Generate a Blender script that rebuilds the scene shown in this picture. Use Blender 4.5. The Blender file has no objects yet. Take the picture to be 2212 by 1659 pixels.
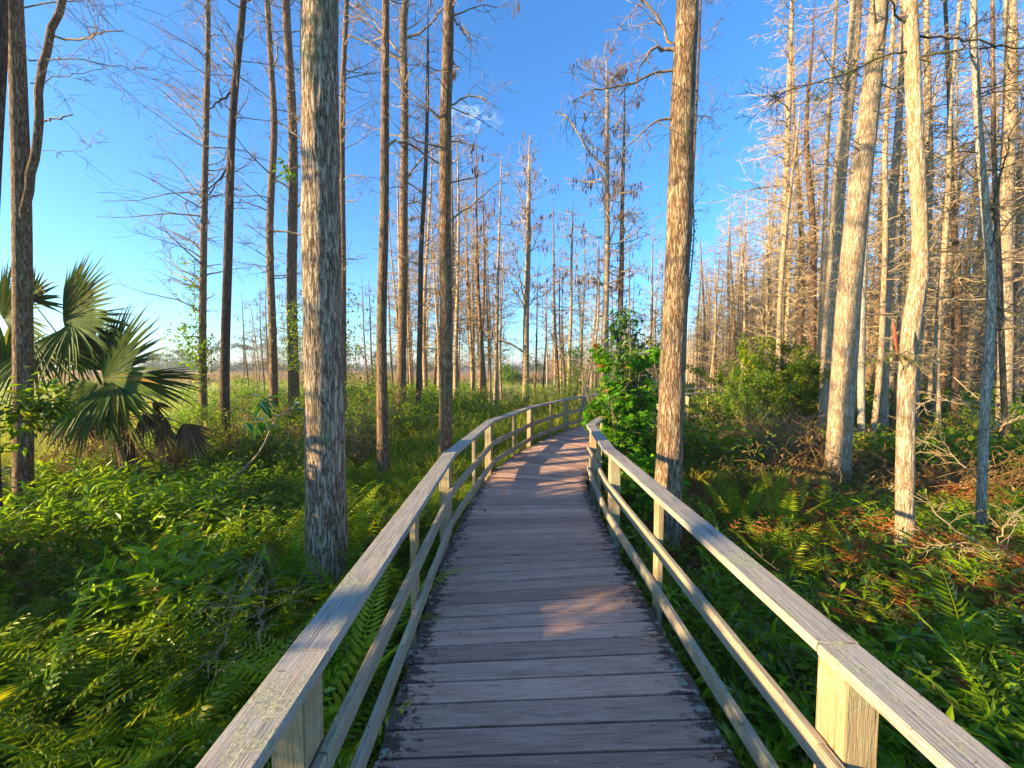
import bpy, math, random
import numpy as np
from mathutils import Vector, Matrix

random.seed(7)
RNG = np.random.default_rng(11)
R = math.radians
scene = bpy.context.scene
col = scene.collection

# ------------------------------------------------------------------ camera
H, F, HOR = 1.9, 800.0, 790.0
PITCH = math.atan((HOR - 829.5) / -F)
cam_d = bpy.data.cameras.new('camera'); cam = bpy.data.objects.new('camera', cam_d)
col.objects.link(cam); scene.camera = cam
cam.location = (0, 0, H); cam.rotation_euler = (R(90) - PITCH, 0, 0)
cam_d.sensor_width = 36.0; cam_d.lens = 36.0 * F / 2212.0
cam_d.clip_start = 0.05; cam_d.clip_end = 5000
FW = np.array([0, math.cos(PITCH), -math.sin(PITCH)]); UP = np.array([0, math.sin(PITCH), math.cos(PITCH)]); RT = np.array([1., 0, 0])
CAM = np.array([0, 0, H])

def ray(px, py): return FW * F + RT * (px - 1106) + UP * (829.5 - py)
def at(px, py, y):                      # point of the photo at depth y
    r = ray(px, py); return CAM + r * (y / r[1])
def gnd(px, py, z=-0.7):
    r = ray(px, py); return CAM + r * ((z - H) / r[2])

# ------------------------------------------------------------------ mesh helpers
def mesh_arrays(name, V, Q, rnd=None, uv=None, smooth=False, mat=None):
    """V (n,3), Q (m,4) quads; rnd (m,) face attribute; uv (m,4,2)"""
    V = np.asarray(V, dtype=np.float32); Q = np.asarray(Q, dtype=np.int32)
    me = bpy.data.meshes.new(name)
    me.vertices.add(len(V)); me.vertices.foreach_set('co', V.ravel())
    k = Q.shape[1]
    me.loops.add(Q.size); me.loops.foreach_set('vertex_index', Q.ravel())
    me.polygons.add(len(Q)); me.polygons.foreach_set('loop_start', np.arange(0, Q.size, k, dtype=np.int32))
    try: me.polygons.foreach_set('loop_total', np.full(len(Q), k, dtype=np.int32))
    except Exception: pass
    me.polygons.foreach_set('use_smooth', np.full(len(Q), bool(smooth)))
    if rnd is not None:
        a = me.attributes.new('rnd', 'FLOAT', 'FACE'); a.data.foreach_set('value', np.asarray(rnd, dtype=np.float32))
    if uv is not None:
        u = me.uv_layers.new(name='UVMap'); u.data.foreach_set('uv', np.asarray(uv, dtype=np.float32).ravel())
    me.update(calc_edges=True)
    if mat: me.materials.append(mat)
    return me

def link(name, me, parent=None, loc=None):
    o = bpy.data.objects.new(name, me); col.objects.link(o)
    if parent is not None: o.parent = parent
    if loc is not None: o.location = loc
    return o
def empty(name, loc):
    o = bpy.data.objects.new(name, None); col.objects.link(o); o.location = loc; o.empty_display_size = .2
    return o
def tag(o, label=None, cat=None, group=None, kind=None):
    if label: o['label'] = label
    if cat: o['category'] = cat
    if group: o['group'] = group
    if kind: o['kind'] = kind
    return o

class Acc:
    """collects quads"""
    def __init__(s): s.V = []; s.Q = []; s.r = []; s.uv = []; s.n = 0
    def add(s, V, Q, rnd=None, uv=None):
        V = np.asarray(V, float).reshape(-1, 3); Q = np.asarray(Q, int)
        if len(Q) == 0: return
        s.V.append(V); s.Q.append(Q + s.n); s.n += len(V)
        s.r.append(np.zeros(len(Q)) if rnd is None else np.broadcast_to(np.asarray(rnd, float), (len(Q),)))
        s.uv.append(np.zeros((len(Q), 4, 2)) if uv is None else np.asarray(uv, float))
    def mesh(s, name, mat, smooth=False, origin=None, uv=False):
        V = np.concatenate(s.V)
        if origin is not None: V = V - np.asarray(origin)
        return mesh_arrays(name, V, np.concatenate(s.Q), np.concatenate(s.r), np.concatenate(s.uv) if uv else None, smooth, mat)
    def obj(s, name, mat, parent=None, smooth=False, origin=None, uv=False):
        return link(name, s.mesh(name, mat, smooth, origin, uv), parent)

def tubes(P, Rd, n=3, cap=False):
    """P (N,K,3), Rd (N,K) -> V,Q"""
    P = np.asarray(P, float); Rd = np.asarray(Rd, float); N, K, _ = P.shape
    T = np.gradient(P, axis=1); T /= np.linalg.norm(T, axis=2, keepdims=True) + 1e-9
    ref = np.where(np.abs(T[:, :1, 2:3]) > .8, np.array([1., 0, 0]), np.array([0, 0, 1.]))
    ref = np.broadcast_to(ref, T.shape)
    A = np.cross(T, ref); A /= np.linalg.norm(A, axis=2, keepdims=True) + 1e-9
    B = np.cross(T, A)
    th = np.arange(n) * 2 * math.pi / n
    V = P[:, :, None, :] + Rd[:, :, None, None] * (A[:, :, None, :] * np.cos(th)[None, None, :, None] + B[:, :, None, :] * np.sin(th)[None, None, :, None])
    idx = np.arange(N * K * n).reshape(N, K, n)
    a = idx[:, :-1, :]; b = np.roll(a, -1, axis=2); d = idx[:, 1:, :]; c = np.roll(d, -1, axis=2)
    Q = np.stack([a, b, c, d], axis=-1).reshape(-1, 4)
    return V.reshape(-1, 3), Q

def unit(v): return v / (np.linalg.norm(v, axis=-1, keepdims=True) + 1e-9)

def grow(rng, S, D, L, K, wob, bend=0.0):
    N = len(S); P = np.zeros((N, K, 3)); P[:, 0] = S; d = unit(np.array(D, float))
    for k in range(1, K):
        d = unit(d + rng.normal(0, wob, (N, 3)) + np.array([0, 0, 1.]) * bend)
        P[:, k] = P[:, k - 1] + d * (L / (K - 1))[:, None]
    return P
def children(rng, P, Rd, m, t0, t1, ang, flat=0.5):
    """m children per parent polyline; returns starts, dirs, parent radius, t"""
    N, K, _ = P.shape
    t = rng.uniform(t0, t1, (N, m)) * (K - 1) * .999
    i = np.minimum(t.astype(int), K - 2); f = (t - i)[..., None]
    n_ = np.arange(N)[:, None]
    p0 = P[n_, i]; p1 = P[n_, i + 1]
    S = p0 * (1 - f) + p1 * f; T = unit(p1 - p0)
    rr = Rd[n_, i] * (1 - f[..., 0]) + Rd[n_, i + 1] * f[..., 0]
    rv = rng.normal(0, 1, T.shape); rv[..., 2] *= flat
    pr = unit(rv - T * (rv * T).sum(-1, keepdims=True))
    a = ang * rng.uniform(.7, 1.3, t.shape)[..., None]
    D = T * np.cos(a) + pr * np.sin(a)
    return S.reshape(-1, 3), D.reshape(-1, 3), rr.reshape(-1), (t / (K - 1)).reshape(-1)

def catmull(pts, n):
    pts = np.asarray(pts, float); m = len(pts)
    ex = np.vstack([2 * pts[0] - pts[1], pts, 2 * pts[-1] - pts[-2]])
    out = []
    for u in np.linspace(0, m - 1, n):
        i = min(int(u), m - 2); f = u - i
        p0, p1, p2, p3 = ex[i], ex[i + 1], ex[i + 2], ex[i + 3]
        out.append(.5 * ((2 * p1) + (-p0 + p2) * f + (2 * p0 - 5 * p1 + 4 * p2 - p3) * f * f + (-p0 + 3 * p1 - 3 * p2 + p3) * f ** 3))
    return np.array(out)

def vnoise(rng, rows, cols_, u, v):
    g = rng.random((rows + 1, cols_)); u = np.clip(u, 0, .9999) * rows; v = (v % 1) * cols_
    i = u.astype(int); j = v.astype(int); fu = u - i; fv = v - j
    fu = fu * fu * (3 - 2 * fu); fv = fv * fv * (3 - 2 * fv)
    j2 = (j + 1) % cols_
    return (g[i, j] * (1 - fu) * (1 - fv) + g[i + 1, j] * fu * (1 - fv) + g[i, j2] * (1 - fu) * fv + g[i + 1, j2] * fu * fv)

def trunk_mesh(rng, P, Rd, sides, ridge=0.0, flare=0.0):
    P = np.asarray(P); K = len(P)
    L = np.concatenate([[0], np.cumsum(np.linalg.norm(np.diff(P, axis=0), axis=1))])
    th = np.arange(sides) * 2 * math.pi / sides
    u = np.repeat((L / L[-1])[:, None], sides, 1); v = np.repeat((th / (2 * math.pi))[None], K, 0)
    T = np.gradient(P, axis=0); T = unit(T)
    A = unit(np.cross(T, np.array([0, 1., 0]))); B = np.cross(T, A)
    rad = np.asarray(Rd)[:, None] * np.ones((1, sides))
    if flare:
        lob = 1 + .35 * np.sin(th * 5 + rng.random() * 6)[None] * .5
        rad = rad * (1 + flare * np.exp(-L / .45)[:, None] * lob)
    rows = max(4, int(L[-1] / .35))
    rad = rad * (1 + .05 * (vnoise(rng, max(3, rows // 4), 5, u, v) - .5))
    if ridge:
        rad = rad + ridge * ((vnoise(rng, rows, max(6, sides // 3), u, v + .02 * np.sin(L * 3)[:, None]) - .5) * 2 + (vnoise(rng, rows * 2, sides // 2, u, v) - .5))
    V = P[:, None, :] + rad[..., None] * (A[:, None, :] * np.cos(th)[None, :, None] + B[:, None, :] * np.sin(th)[None, :, None])
    idx = np.arange(K * sides).reshape(K, sides)
    a = idx[:-1]; b = np.roll(a, -1, 1); d = idx[1:]; c = np.roll(d, -1, 1)
    return V.reshape(-1, 3), np.stack([a, b, c, d], -1).reshape(-1, 4)

# ------------------------------------------------------------------ materials
def new_mat(name):
    m = bpy.data.materials.new(name); m.use_nodes = True
    nt = m.node_tree; nt.nodes.clear()
    return m, nt, nt.nodes, nt.links
def ramp(nodes, stops, interp='LINEAR'):
    r = nodes.new('ShaderNodeValToRGB'); cr = r.color_ramp; cr.interpolation = interp
    while len(cr.elements) > 1: cr.elements.remove(cr.elements[-1])
    cr.elements[0].position = stops[0][0]; cr.elements[0].color = (*stops[0][1], 1)
    for p, c in stops[1:]:
        e = cr.elements.new(p); e.color = (*c, 1)
    return r
def noise(nodes, links, vec, scale, detail=4, rough=.55, dist=0.0):
    n = nodes.new('ShaderNodeTexNoise'); n.inputs['Scale'].default_value = scale; n.inputs['Detail'].default_value = detail
    n.inputs['Roughness'].default_value = rough; n.inputs['Distortion'].default_value = dist
    links.new(vec, n.inputs['Vector']); return n
def mapping(nodes, links, vec, scale, loc=(0, 0, 0)):
    m = nodes.new('ShaderNodeMapping'); m.inputs['Scale'].default_value = scale; m.inputs['Location'].default_value = loc
    links.new(vec, m.inputs['Vector']); return m.outputs[0]
def mixc(nodes, links, fac, a, b, blend='MIX'):
    m = nodes.new('ShaderNodeMix'); m.data_type = 'RGBA'; m.blend_type = blend
    for sock, v in ((m.inputs[0], fac), (m.inputs[6], a), (m.inputs[7], b)):
        if isinstance(v, (int, float)): sock.default_value = v
        elif isinstance(v, tuple): sock.default_value = (*v, 1)
        else: links.new(v, sock)
    return m.outputs[2]
def math_n(nodes, links, op, a, b=None):
    m = nodes.new('ShaderNodeMath'); m.operation = op
    for i, v in enumerate((a, b)):
        if v is None: continue
        if isinstance(v, (int, float)): m.inputs[i].default_value = v
        else: links.new(v, m.inputs[i])
    return m.outputs[0]

def bark_mat(name, dark, mid, light, moss=.3, scale=1.0, bump=.6, shift=0.0, mosscol=(.13, .16, .05)):
    m, nt, nd, lk = new_mat(name)
    out = nd.new('ShaderNodeOutputMaterial'); bs = nd.new('ShaderNodeBsdfPrincipled'); lk.new(bs.outputs[0], out.inputs[0])
    tc = nd.new('ShaderNodeTexCoord').outputs['Object']
    oi = nd.new('ShaderNodeObjectInfo').outputs['Random']
    off = nd.new('ShaderNodeVectorMath'); off.operation = 'ADD'; lk.new(tc, off.inputs[0])
    cx = nd.new('ShaderNodeCombineXYZ'); lk.new(math_n(nd, lk, 'MULTIPLY', oi, 40.0), cx.inputs[2]); lk.new(cx.outputs[0], off.inputs[1])
    v = off.outputs[0]
    v1 = mapping(nd, lk, v, (46 * scale, 46 * scale, 5.6 * scale))
    n1 = noise(nd, lk, v1, 1.0, 3, .55, .5)
    v2 = mapping(nd, lk, v, (90 * scale, 90 * scale, 16 * scale)); n2 = noise(nd, lk, v2, 1.0, 3, .6, .3)
    v3 = mapping(nd, lk, v, (3.0, 3.0, 1.1)); n3 = noise(nd, lk, v3, 1.0, 4, .6)
    v4 = mapping(nd, lk, v, (12, 12, 5)); n4 = noise(nd, lk, v4, 1.0, 5, .7)
    n1b = noise(nd, lk, mapping(nd, lk, v, (26 * scale, 26 * scale, 3.4 * scale), (7, 3, 1)), 1.0, 4, .6, .5)
    def ridged(n_, k): return math_n(nd, lk, 'MINIMUM', math_n(nd, lk, 'MULTIPLY', math_n(nd, lk, 'ABSOLUTE', math_n(nd, lk, 'SUBTRACT', n_.outputs['Fac'], .5)), k), 1.0)
    h = math_n(nd, lk, 'MULTIPLY', math_n(nd, lk, 'POWER', ridged(n1, 9.0), .6), math_n(nd, lk, 'POWER', ridged(n1b, 10.0), .45))
    h = math_n(nd, lk, 'ADD', math_n(nd, lk, 'MULTIPLY', h, .72), math_n(nd, lk, 'MULTIPLY', n2.outputs['Fac'], .36))
    r = ramp(nd, [(.22 + shift, dark), (.46 + shift, mid), (.76 + shift, light), (.95, tuple(min(1, c * 1.25) for c in light))]); lk.new(h, r.inputs[0])
    # reddish worn patches
    rr = ramp(nd, [(.48, (0, 0, 0)), (.62, (1, 1, 1))]); lk.new(n4.outputs['Fac'], rr.inputs[0])
    c = mixc(nd, lk, math_n(nd, lk, 'MULTIPLY', rr.outputs[0], .30), r.outputs[0], tuple(x * y for x, y in zip(mid, (1.15, .68, .48))))
    rm = ramp(nd, [(.58, (0, 0, 0)), (.68, (1, 1, 1))]); lk.new(n3.outputs['Fac'], rm.inputs[0])
    c = mixc(nd, lk, math_n(nd, lk, 'MULTIPLY', rm.outputs[0], moss), c, mosscol)
    lk.new(c, bs.inputs['Base Color']); bs.inputs['Roughness'].default_value = .9
    bs.inputs['Specular IOR Level'].default_value = .15
    bp = nd.new('ShaderNodeBump'); bp.inputs['Strength'].default_value = bump; bp.inputs['Distance'].default_value = .012 / scale
    lk.new(h, bp.inputs['Height']); lk.new(bp.outputs[0], bs.inputs['Normal'])
    return m

def leaf_mat(name, stops, trans=.48, gloss=.06, satur=1.0):
    m, nt, nd, lk = new_mat(name)
    out = nd.new('ShaderNodeOutputMaterial')
    at_ = nd.new('ShaderNodeAttribute'); at_.attribute_name = 'rnd'
    r = ramp(nd, stops); lk.new(at_.outputs['Fac'], r.inputs[0])
    geo = nd.new('ShaderNodeNewGeometry').outputs['Position']
    n = noise(nd, lk, geo, 1.3, 3); br = ramp(nd, [(.3, (.72, .72, .72)), (.7, (1.25, 1.25, 1.15))]); lk.new(n.outputs['Fac'], br.inputs[0])
    c = mixc(nd, lk, 1.0, r.outputs[0], br.outputs[0], 'MULTIPLY')
    df = nd.new('ShaderNodeBsdfDiffuse'); lk.new(c, df.inputs[0])
    tr = nd.new('ShaderNodeBsdfTranslucent'); tc = mixc(nd, lk, 1.0, c, (1.5, 1.55, .5), 'MULTIPLY'); lk.new(tc, tr.inputs[0])
    mx = nd.new('ShaderNodeMixShader'); mx.inputs[0].default_value = trans; lk.new(df.outputs[0], mx.inputs[1]); lk.new(tr.outputs[0], mx.inputs[2])
    gl = nd.new('ShaderNodeBsdfGlossy'); gl.inputs['Roughness'].default_value = .5; gl.inputs[0].default_value = (.8, .85, .8, 1)
    lw = nd.new('ShaderNodeLayerWeight'); lw.inputs[0].default_value = .25
    mx2 = nd.new('ShaderNodeMixShader'); lk.new(math_n(nd, lk, 'MULTIPLY', lw.outputs['Fresnel'], gloss), mx2.inputs[0])
    lk.new(mx.outputs[0], mx2.inputs[1]); lk.new(gl.outputs[0], mx2.inputs[2]); lk.new(mx2.outputs[0], out.inputs[0])
    return m

def wood_mat(name, base, dark, light, lichen=.5, deck=False, warm=(.36, .25, .13)):
    m, nt, nd, lk = new_mat(name)
    out = nd.new('ShaderNodeOutputMaterial'); bs = nd.new('ShaderNodeBsdfPrincipled'); lk.new(bs.outputs[0], out.inputs[0])
    uv = nd.new('ShaderNodeTexCoord').outputs['UV']
    geo = nd.new('ShaderNodeNewGeometry').outputs['Position']
    oi = nd.new('ShaderNodeObjectInfo').outputs['Random']
    off = nd.new('ShaderNodeVectorMath'); off.operation = 'ADD'; lk.new(uv, off.inputs[0])
    cx = nd.new('ShaderNodeCombineXYZ')
    for i in range(2): lk.new(math_n(nd, lk, 'MULTIPLY', oi, 17.0 + 9 * i), cx.inputs[i])
    lk.new(cx.outputs[0], off.inputs[1]); v = off.outputs[0]
    n1 = noise(nd, lk, mapping(nd, lk, v, (5, 210, 1)), 1.0, 4, .65, .6)       # fine grain
    n2 = noise(nd, lk, mapping(nd, lk, v, (1.6, 34, 1)), 1.0, 4, .6, 1.2)       # broad grain
    n3 = noise(nd, lk, mapping(nd, lk, v, (3.0, 8.0, 1)), 1.0, 5, .65)         # stains
    h = math_n(nd, lk, 'ADD', math_n(nd, lk, 'MULTIPLY', n1.outputs['Fac'], .6), math_n(nd, lk, 'MULTIPLY', n2.outputs['Fac'], .4))
    r = ramp(nd, [(.37, dark), (.47, base), (.60, light)]); lk.new(h, r.inputs[0])
    c = r.outputs[0]
    rs = ramp(nd, [(.40, (0, 0, 0)), (.68, (1, 1, 1))]); lk.new(n3.outputs['Fac'], rs.inputs[0])
    c = mixc(nd, lk, math_n(nd, lk, 'MULTIPLY', rs.outputs[0], .5), c, warm)
    if deck:
        at_ = nd.new('ShaderNodeAttribute'); at_.attribute_name = 'rnd'
        rb = ramp(nd, [(0, (.66, .62, .62)), (.5, (1, 1, 1)), (1, (1.28, 1.22, 1.2))]); lk.new(at_.outputs['Fac'], rb.inputs[0])
        c = mixc(nd, lk, 1.0, c, rb.outputs[0], 'MULTIPLY')
        # worn black blotches, thick along the two edges (uv.x is metres from the left end)
        ue = nd.new('ShaderNodeAttribute'); ue.attribute_name = 'edge'
        nb = noise(nd, lk, mapping(nd, lk, geo, (9, 26, 1)), 1.0, 6, .72)
        e = math_n(nd, lk, 'ADD', nb.outputs['Fac'], math_n(nd, lk, 'MULTIPLY', ue.outputs['Fac'], .34))
        re = ramp(nd, [(.67, (0, 0, 0)), (.76, (1, 1, 1))]); lk.new(e, re.inputs[0])
        c = mixc(nd, lk, math_n(nd, lk, 'MULTIPLY', re.outputs[0], .85), c, (.018, .011, .010))
        nl = noise(nd, lk, mapping(nd, lk, geo, (10, 10, 1), (5, 3, 0)), 1.0, 5, .6)
        e2 = math_n(nd, lk, 'ADD', nl.outputs['Fac'], math_n(nd, lk, 'MULTIPLY', ue.outputs['Fac'], .22))
        rl = ramp(nd, [(.76, (0, 0, 0)), (.80, (1, 1, 1))]); lk.new(e2, rl.inputs[0])
        c = mixc(nd, lk, math_n(nd, lk, 'MULTIPLY', rl.outputs[0], .75), c, (.30, .34, .24))
    else:
        nl = noise(nd, lk, mapping(nd, lk, geo, (7, 7, 7)), 1.0, 7, .72, .4)
        rl = ramp(nd, [(.52, (0, 0, 0)), (.575, (1, 1, 1))]); lk.new(nl.outputs['Fac'], rl.inputs[0])
        nf = noise(nd, lk, geo, 110, 3); rf = ramp(nd, [(.42, (.20, .21, .14)), (.6, (.44, .43, .27))]); lk.new(nf.outputs['Fac'], rf.inputs[0])
        c = mixc(nd, lk, math_n(nd, lk, 'MULTIPLY', rl.outputs[0], lichen), c, rf.outputs[0])
        nk = noise(nd, lk, mapping(nd, lk, geo, (17, 17, 17), (3, 1, 7)), 1.0, 6, .7, .5)
        rk = ramp(nd, [(.64, (0, 0, 0)), (.67, (1, 1, 1))]); lk.new(nk.outputs['Fac'], rk.inputs[0])
        c = mixc(nd, lk, math_n(nd, lk, 'MULTIPLY', rk.outputs[0], .8), c, (.035, .03, .03))
    lk.new(c, bs.inputs['Base Color']); bs.inputs['Roughness'].default_value = .72
    bs.inputs['Specular IOR Level'].default_value = .35
    bp = nd.new('ShaderNodeBump'); bp.inputs['Strength'].default_value = 1.0; bp.inputs['Distance'].default_value = .009
    lk.new(h, bp.inputs['Height']); lk.new(bp.outputs[0], bs.inputs['Normal'])
    return m

def simple_mat(name, c1, c2, scale=20, rough=.9):
    m, nt, nd, lk = new_mat(name)
    out = nd.new('ShaderNodeOutputMaterial'); bs = nd.new('ShaderNodeBsdfPrincipled'); lk.new(bs.outputs[0], out.inputs[0])
    tc = nd.new('ShaderNodeTexCoord').outputs['Object']; n = noise(nd, lk, tc, scale, 5)
    r = ramp(nd, [(.35, c1), (.65, c2)]); lk.new(n.outputs['Fac'], r.inputs[0]); lk.new(r.outputs[0], bs.inputs['Base Color'])
    bs.inputs['Roughness'].default_value = rough; bs.inputs['Specular IOR Level'].default_value = .2
    return m

M = {}
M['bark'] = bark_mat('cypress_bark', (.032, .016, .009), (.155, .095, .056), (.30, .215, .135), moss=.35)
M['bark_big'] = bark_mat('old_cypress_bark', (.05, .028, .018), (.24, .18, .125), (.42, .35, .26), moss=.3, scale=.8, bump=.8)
M['bark_mid'] = bark_mat('sun_toned_cypress_bark', (.045, .022, .012), (.19, .125, .075), (.36, .27, .17), moss=.3, scale=.9, bump=.8)  # lighter copy of the cypress bark, sun put into its colour
M['bark_pale'] = bark_mat('pale_cypress_bark', (.11, .06, .032), (.31, .23, .145), (.46, .37, .26), moss=.25, shift=-.04, scale=.8, bump=.7, mosscol=(.28, .27, .12))  # sunlight on the right-hand stand is put into this paler bark colour
M['bark_dark'] = bark_mat('dark_cypress_bark', (.022, .011, .008), (.085, .05, .034), (.16, .11, .075), moss=.3)  # darker bark copy; right-hand trunks shaded by neighbours carry that shade as colour
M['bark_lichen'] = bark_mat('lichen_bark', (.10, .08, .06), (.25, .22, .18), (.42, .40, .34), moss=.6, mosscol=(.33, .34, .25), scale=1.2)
M['twig'] = simple_mat('twig_bark', (.20, .14, .09), (.34, .26, .18), 6)
M['twig_pale'] = simple_mat('pale_twig_bark', (.27, .195, .11), (.42, .33, .20), 6)
M['twig_dark'] = simple_mat('mossy_branch_bark', (.025, .025, .012), (.07, .065, .035), 9)
M['catkin'] = simple_mat('dry_catkin', (.06, .03, .02), (.14, .075, .045), 6)
M['rail'] = wood_mat('weathered_rail_wood', (.29, .24, .18), (.10, .08, .06), (.40, .34, .27), lichen=.75)
M['rail_top'] = wood_mat('weathered_cap_wood', (.31, .28, .25), (.10, .085, .075), (.42, .39, .35), lichen=.75, warm=(.36, .29, .20))
M['post'] = wood_mat('post_wood', (.30, .23, .125), (.13, .09, .045), (.38, .30, .17), lichen=.5, warm=(.30, .19, .09))
M['deck'] = wood_mat('deck_wood', (.50, .31, .225), (.22, .125, .09), (.64, .43, .33), deck=True, warm=(.36, .205, .14))
M['joist'] = simple_mat('joist_wood', (.03, .025, .02), (.07, .055, .045), 12)
M['screw'] = simple_mat('screw_steel', (.45, .45, .45), (.6, .6, .6), 12, .35)
G1, G2, G3, G4 = (.025, .085, .010), (.05, .16, .015), (.11, .26, .020), (.20, .32, .03)
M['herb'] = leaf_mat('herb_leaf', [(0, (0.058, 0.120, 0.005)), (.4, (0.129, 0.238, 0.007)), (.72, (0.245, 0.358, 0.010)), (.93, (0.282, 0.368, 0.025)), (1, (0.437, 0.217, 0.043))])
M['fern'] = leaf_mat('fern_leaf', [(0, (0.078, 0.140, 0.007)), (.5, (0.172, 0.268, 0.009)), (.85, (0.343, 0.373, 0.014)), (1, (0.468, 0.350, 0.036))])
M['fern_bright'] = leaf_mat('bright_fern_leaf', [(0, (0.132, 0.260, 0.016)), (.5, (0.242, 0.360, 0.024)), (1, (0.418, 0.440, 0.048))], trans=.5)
M['fern_dead'] = leaf_mat('dead_fern', [(0, (0.105, 0.033, 0.012)), (.5, (0.257, 0.079, 0.025)), (1, (0.421, 0.157, 0.048))], trans=.3, gloss=.05)
M['grass'] = leaf_mat('swamp_grass', [(0, (0.092, 0.175, 0.010)), (.5, (0.221, 0.300, 0.022)), (.8, (0.442, 0.375, 0.043)), (1, (0.736, 0.375, 0.086))], gloss=.1)
M['marsh'] = leaf_mat('marsh_grass', [(0, (.22, .28, .04)), (.5, (.40, .42, .09)), (1, (.50, .42, .16))], gloss=.05, trans=.4)
M['marsh_red'] = leaf_mat('red_marsh_grass', [(0, (.20, .13, .09)), (.5, (.30, .19, .14)), (1, (.38, .26, .17))], gloss=.05, trans=.4)
M['brush'] = leaf_mat('dry_brush', [(0, (0.100, 0.057, 0.025)), (.5, (0.250, 0.149, 0.060)), (1, (0.425, 0.276, 0.110))], gloss=.05, trans=.2)
M['maple'] = leaf_mat('maple_leaf', [(0, (0.046, 0.175, 0.010)), (.6, (0.091, 0.288, 0.012)), (.9, (0.208, 0.375, 0.018)), (.97, (0.286, 0.300, 0.030)), (1, (0.455, 0.100, 0.040))], trans=.4)
M['bay'] = leaf_mat('bay_leaf', [(0, (0.026, 0.091, 0.008)), (.6, (0.065, 0.182, 0.012)), (.88, (0.156, 0.260, 0.020)), (1, (0.442, 0.312, 0.020))], trans=.3, gloss=.45)
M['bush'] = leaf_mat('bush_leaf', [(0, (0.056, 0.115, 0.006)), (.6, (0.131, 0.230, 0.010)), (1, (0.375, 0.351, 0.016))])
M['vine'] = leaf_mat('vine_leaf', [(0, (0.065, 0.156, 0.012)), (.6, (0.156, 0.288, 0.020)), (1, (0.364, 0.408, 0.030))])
M['palm'] = leaf_mat('palm_leaf', [(0, (0.024, 0.064, 0.009)), (.55, (0.056, 0.113, 0.012)), (.85, (0.167, 0.166, 0.018)), (1, (0.316, 0.121, 0.024))], trans=.4, gloss=.25)
M['palm_dead'] = leaf_mat('dead_palm_leaf', [(0, (.06, .03, .02)), (.5, (.16, .09, .055)), (1, (.28, .19, .12))], trans=.15, gloss=.1)
M['pine'] = leaf_mat('far_tree_leaf', [(0, (.035, .065, .02)), (.5, (.06, .11, .03)), (1, (.11, .16, .05))], trans=.2, gloss=.05)
M['air'] = leaf_mat('air_plant_leaf', [(0, (.12, .12, .05)), (.5, (.24, .22, .09)), (1, (.38, .32, .14))], gloss=.2)
M['redspike'] = simple_mat('red_bract', (.45, .05, .03), (.6, .10, .05), 20)
M['moss'] = leaf_mat('hanging_moss', [(0, (.05, .07, .03)), (1, (.14, .16, .08))], trans=.2, gloss=0)
M['litter'] = leaf_mat('litter_leaf', [(0, (.03, .015, .012)), (.6, (.07, .03, .022)), (1, (.16, .09, .05))], trans=.1, gloss=.05)

# ------------------------------------------------------------------ light
SUN_EL = R(12.5); SUN_DIR = np.array([-math.cos(SUN_EL) * math.cos(R(20)), -math.cos(SUN_EL) * math.sin(R(20)), math.sin(SUN_EL)])
sd = bpy.data.lights.new('sun', 'SUN'); so = bpy.data.objects.new('sun', sd); col.objects.link(so)
sd.energy = 5.0; sd.angle = R(.55); sd.color = (1.0, .74, .38)
so.rotation_euler = Vector(-SUN_DIR).to_track_quat('-Z', 'Y').to_euler(); so.location = (-30, -8, 12)
w = bpy.data.worlds.new('World'); scene.world = w; w.use_nodes = True
nt = w.node_tree; nt.nodes.clear(); nd, lk = nt.nodes, nt.links
sky = nd.new('ShaderNodeTexSky'); sky.sky_type = 'NISHITA'; sky.sun_disc = False
sky.sun_elevation = SUN_EL; sky.sun_rotation = math.atan2(SUN_DIR[0], SUN_DIR[1])
sky.air_density = 1.0; sky.dust_density = .35; sky.ozone_density = 2.6; sky.altitude = 0
bg = nd.new('ShaderNodeBackground'); wo = nd.new('ShaderNodeOutputWorld'); lk.new(bg.outputs[0], wo.inputs[0])
hs = nd.new('ShaderNodeHueSaturation'); hs.inputs['Saturation'].default_value = 1.15; lk.new(sky.outputs[0], hs.inputs['Color'])
gm_ = nd.new('ShaderNodeGamma'); gm_.inputs[1].default_value = .93; lk.new(hs.outputs[0], gm_.inputs[0]); skc = mixc(nd, lk, 1.0, gm_.outputs[0], (.37, .64, .86), 'MULTIPLY')
# one small wisp of cirrus, fixed in the sky above the bend
gen = nd.new('ShaderNodeTexCoord').outputs['Generated']
cd = unit(ray(1022, 254)); cr_ = nd.new('ShaderNodeVectorMath'); cr_.operation = 'SUBTRACT'; lk.new(gen, cr_.inputs[0]); cr_.inputs[1].default_value = tuple(cd)
mp = mapping(nd, lk, cr_.outputs[0], (14, 14, 34)); ln = nd.new('ShaderNodeVectorMath'); ln.operation = 'LENGTH'; lk.new(mp, ln.inputs[0])
fall = ramp(nd, [(.0, (1, 1, 1)), (1.0, (0, 0, 0))]); lk.new(ln.outputs['Value'], fall.inputs[0])
cn = noise(nd, lk, mapping(nd, lk, gen, (26, 26, 60)), 1.0, 6, .65, 1.2); rc = ramp(nd, [(.46, (0, 0, 0)), (.75, (1, 1, 1))]); lk.new(cn.outputs['Fac'], rc.inputs[0])
cf = math_n(nd, lk, 'MULTIPLY', math_n(nd, lk, 'MULTIPLY', fall.outputs[0], rc.outputs[0]), .7)
skc = mixc(nd, lk, cf, skc, (3.6, 4.2, 5.0))
lk.new(skc, bg.inputs[0]); bg.inputs[1].default_value = .15
vs = scene.view_settings; scene.display_settings.display_device = 'sRGB'
vs.view_transform = 'Standard'; vs.look = 'None'; vs.gamma = 1; vs.exposure = 1.93
try: vs.use_curve_mapping = False
except Exception: pass
scene.cycles.use_denoising = True
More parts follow.
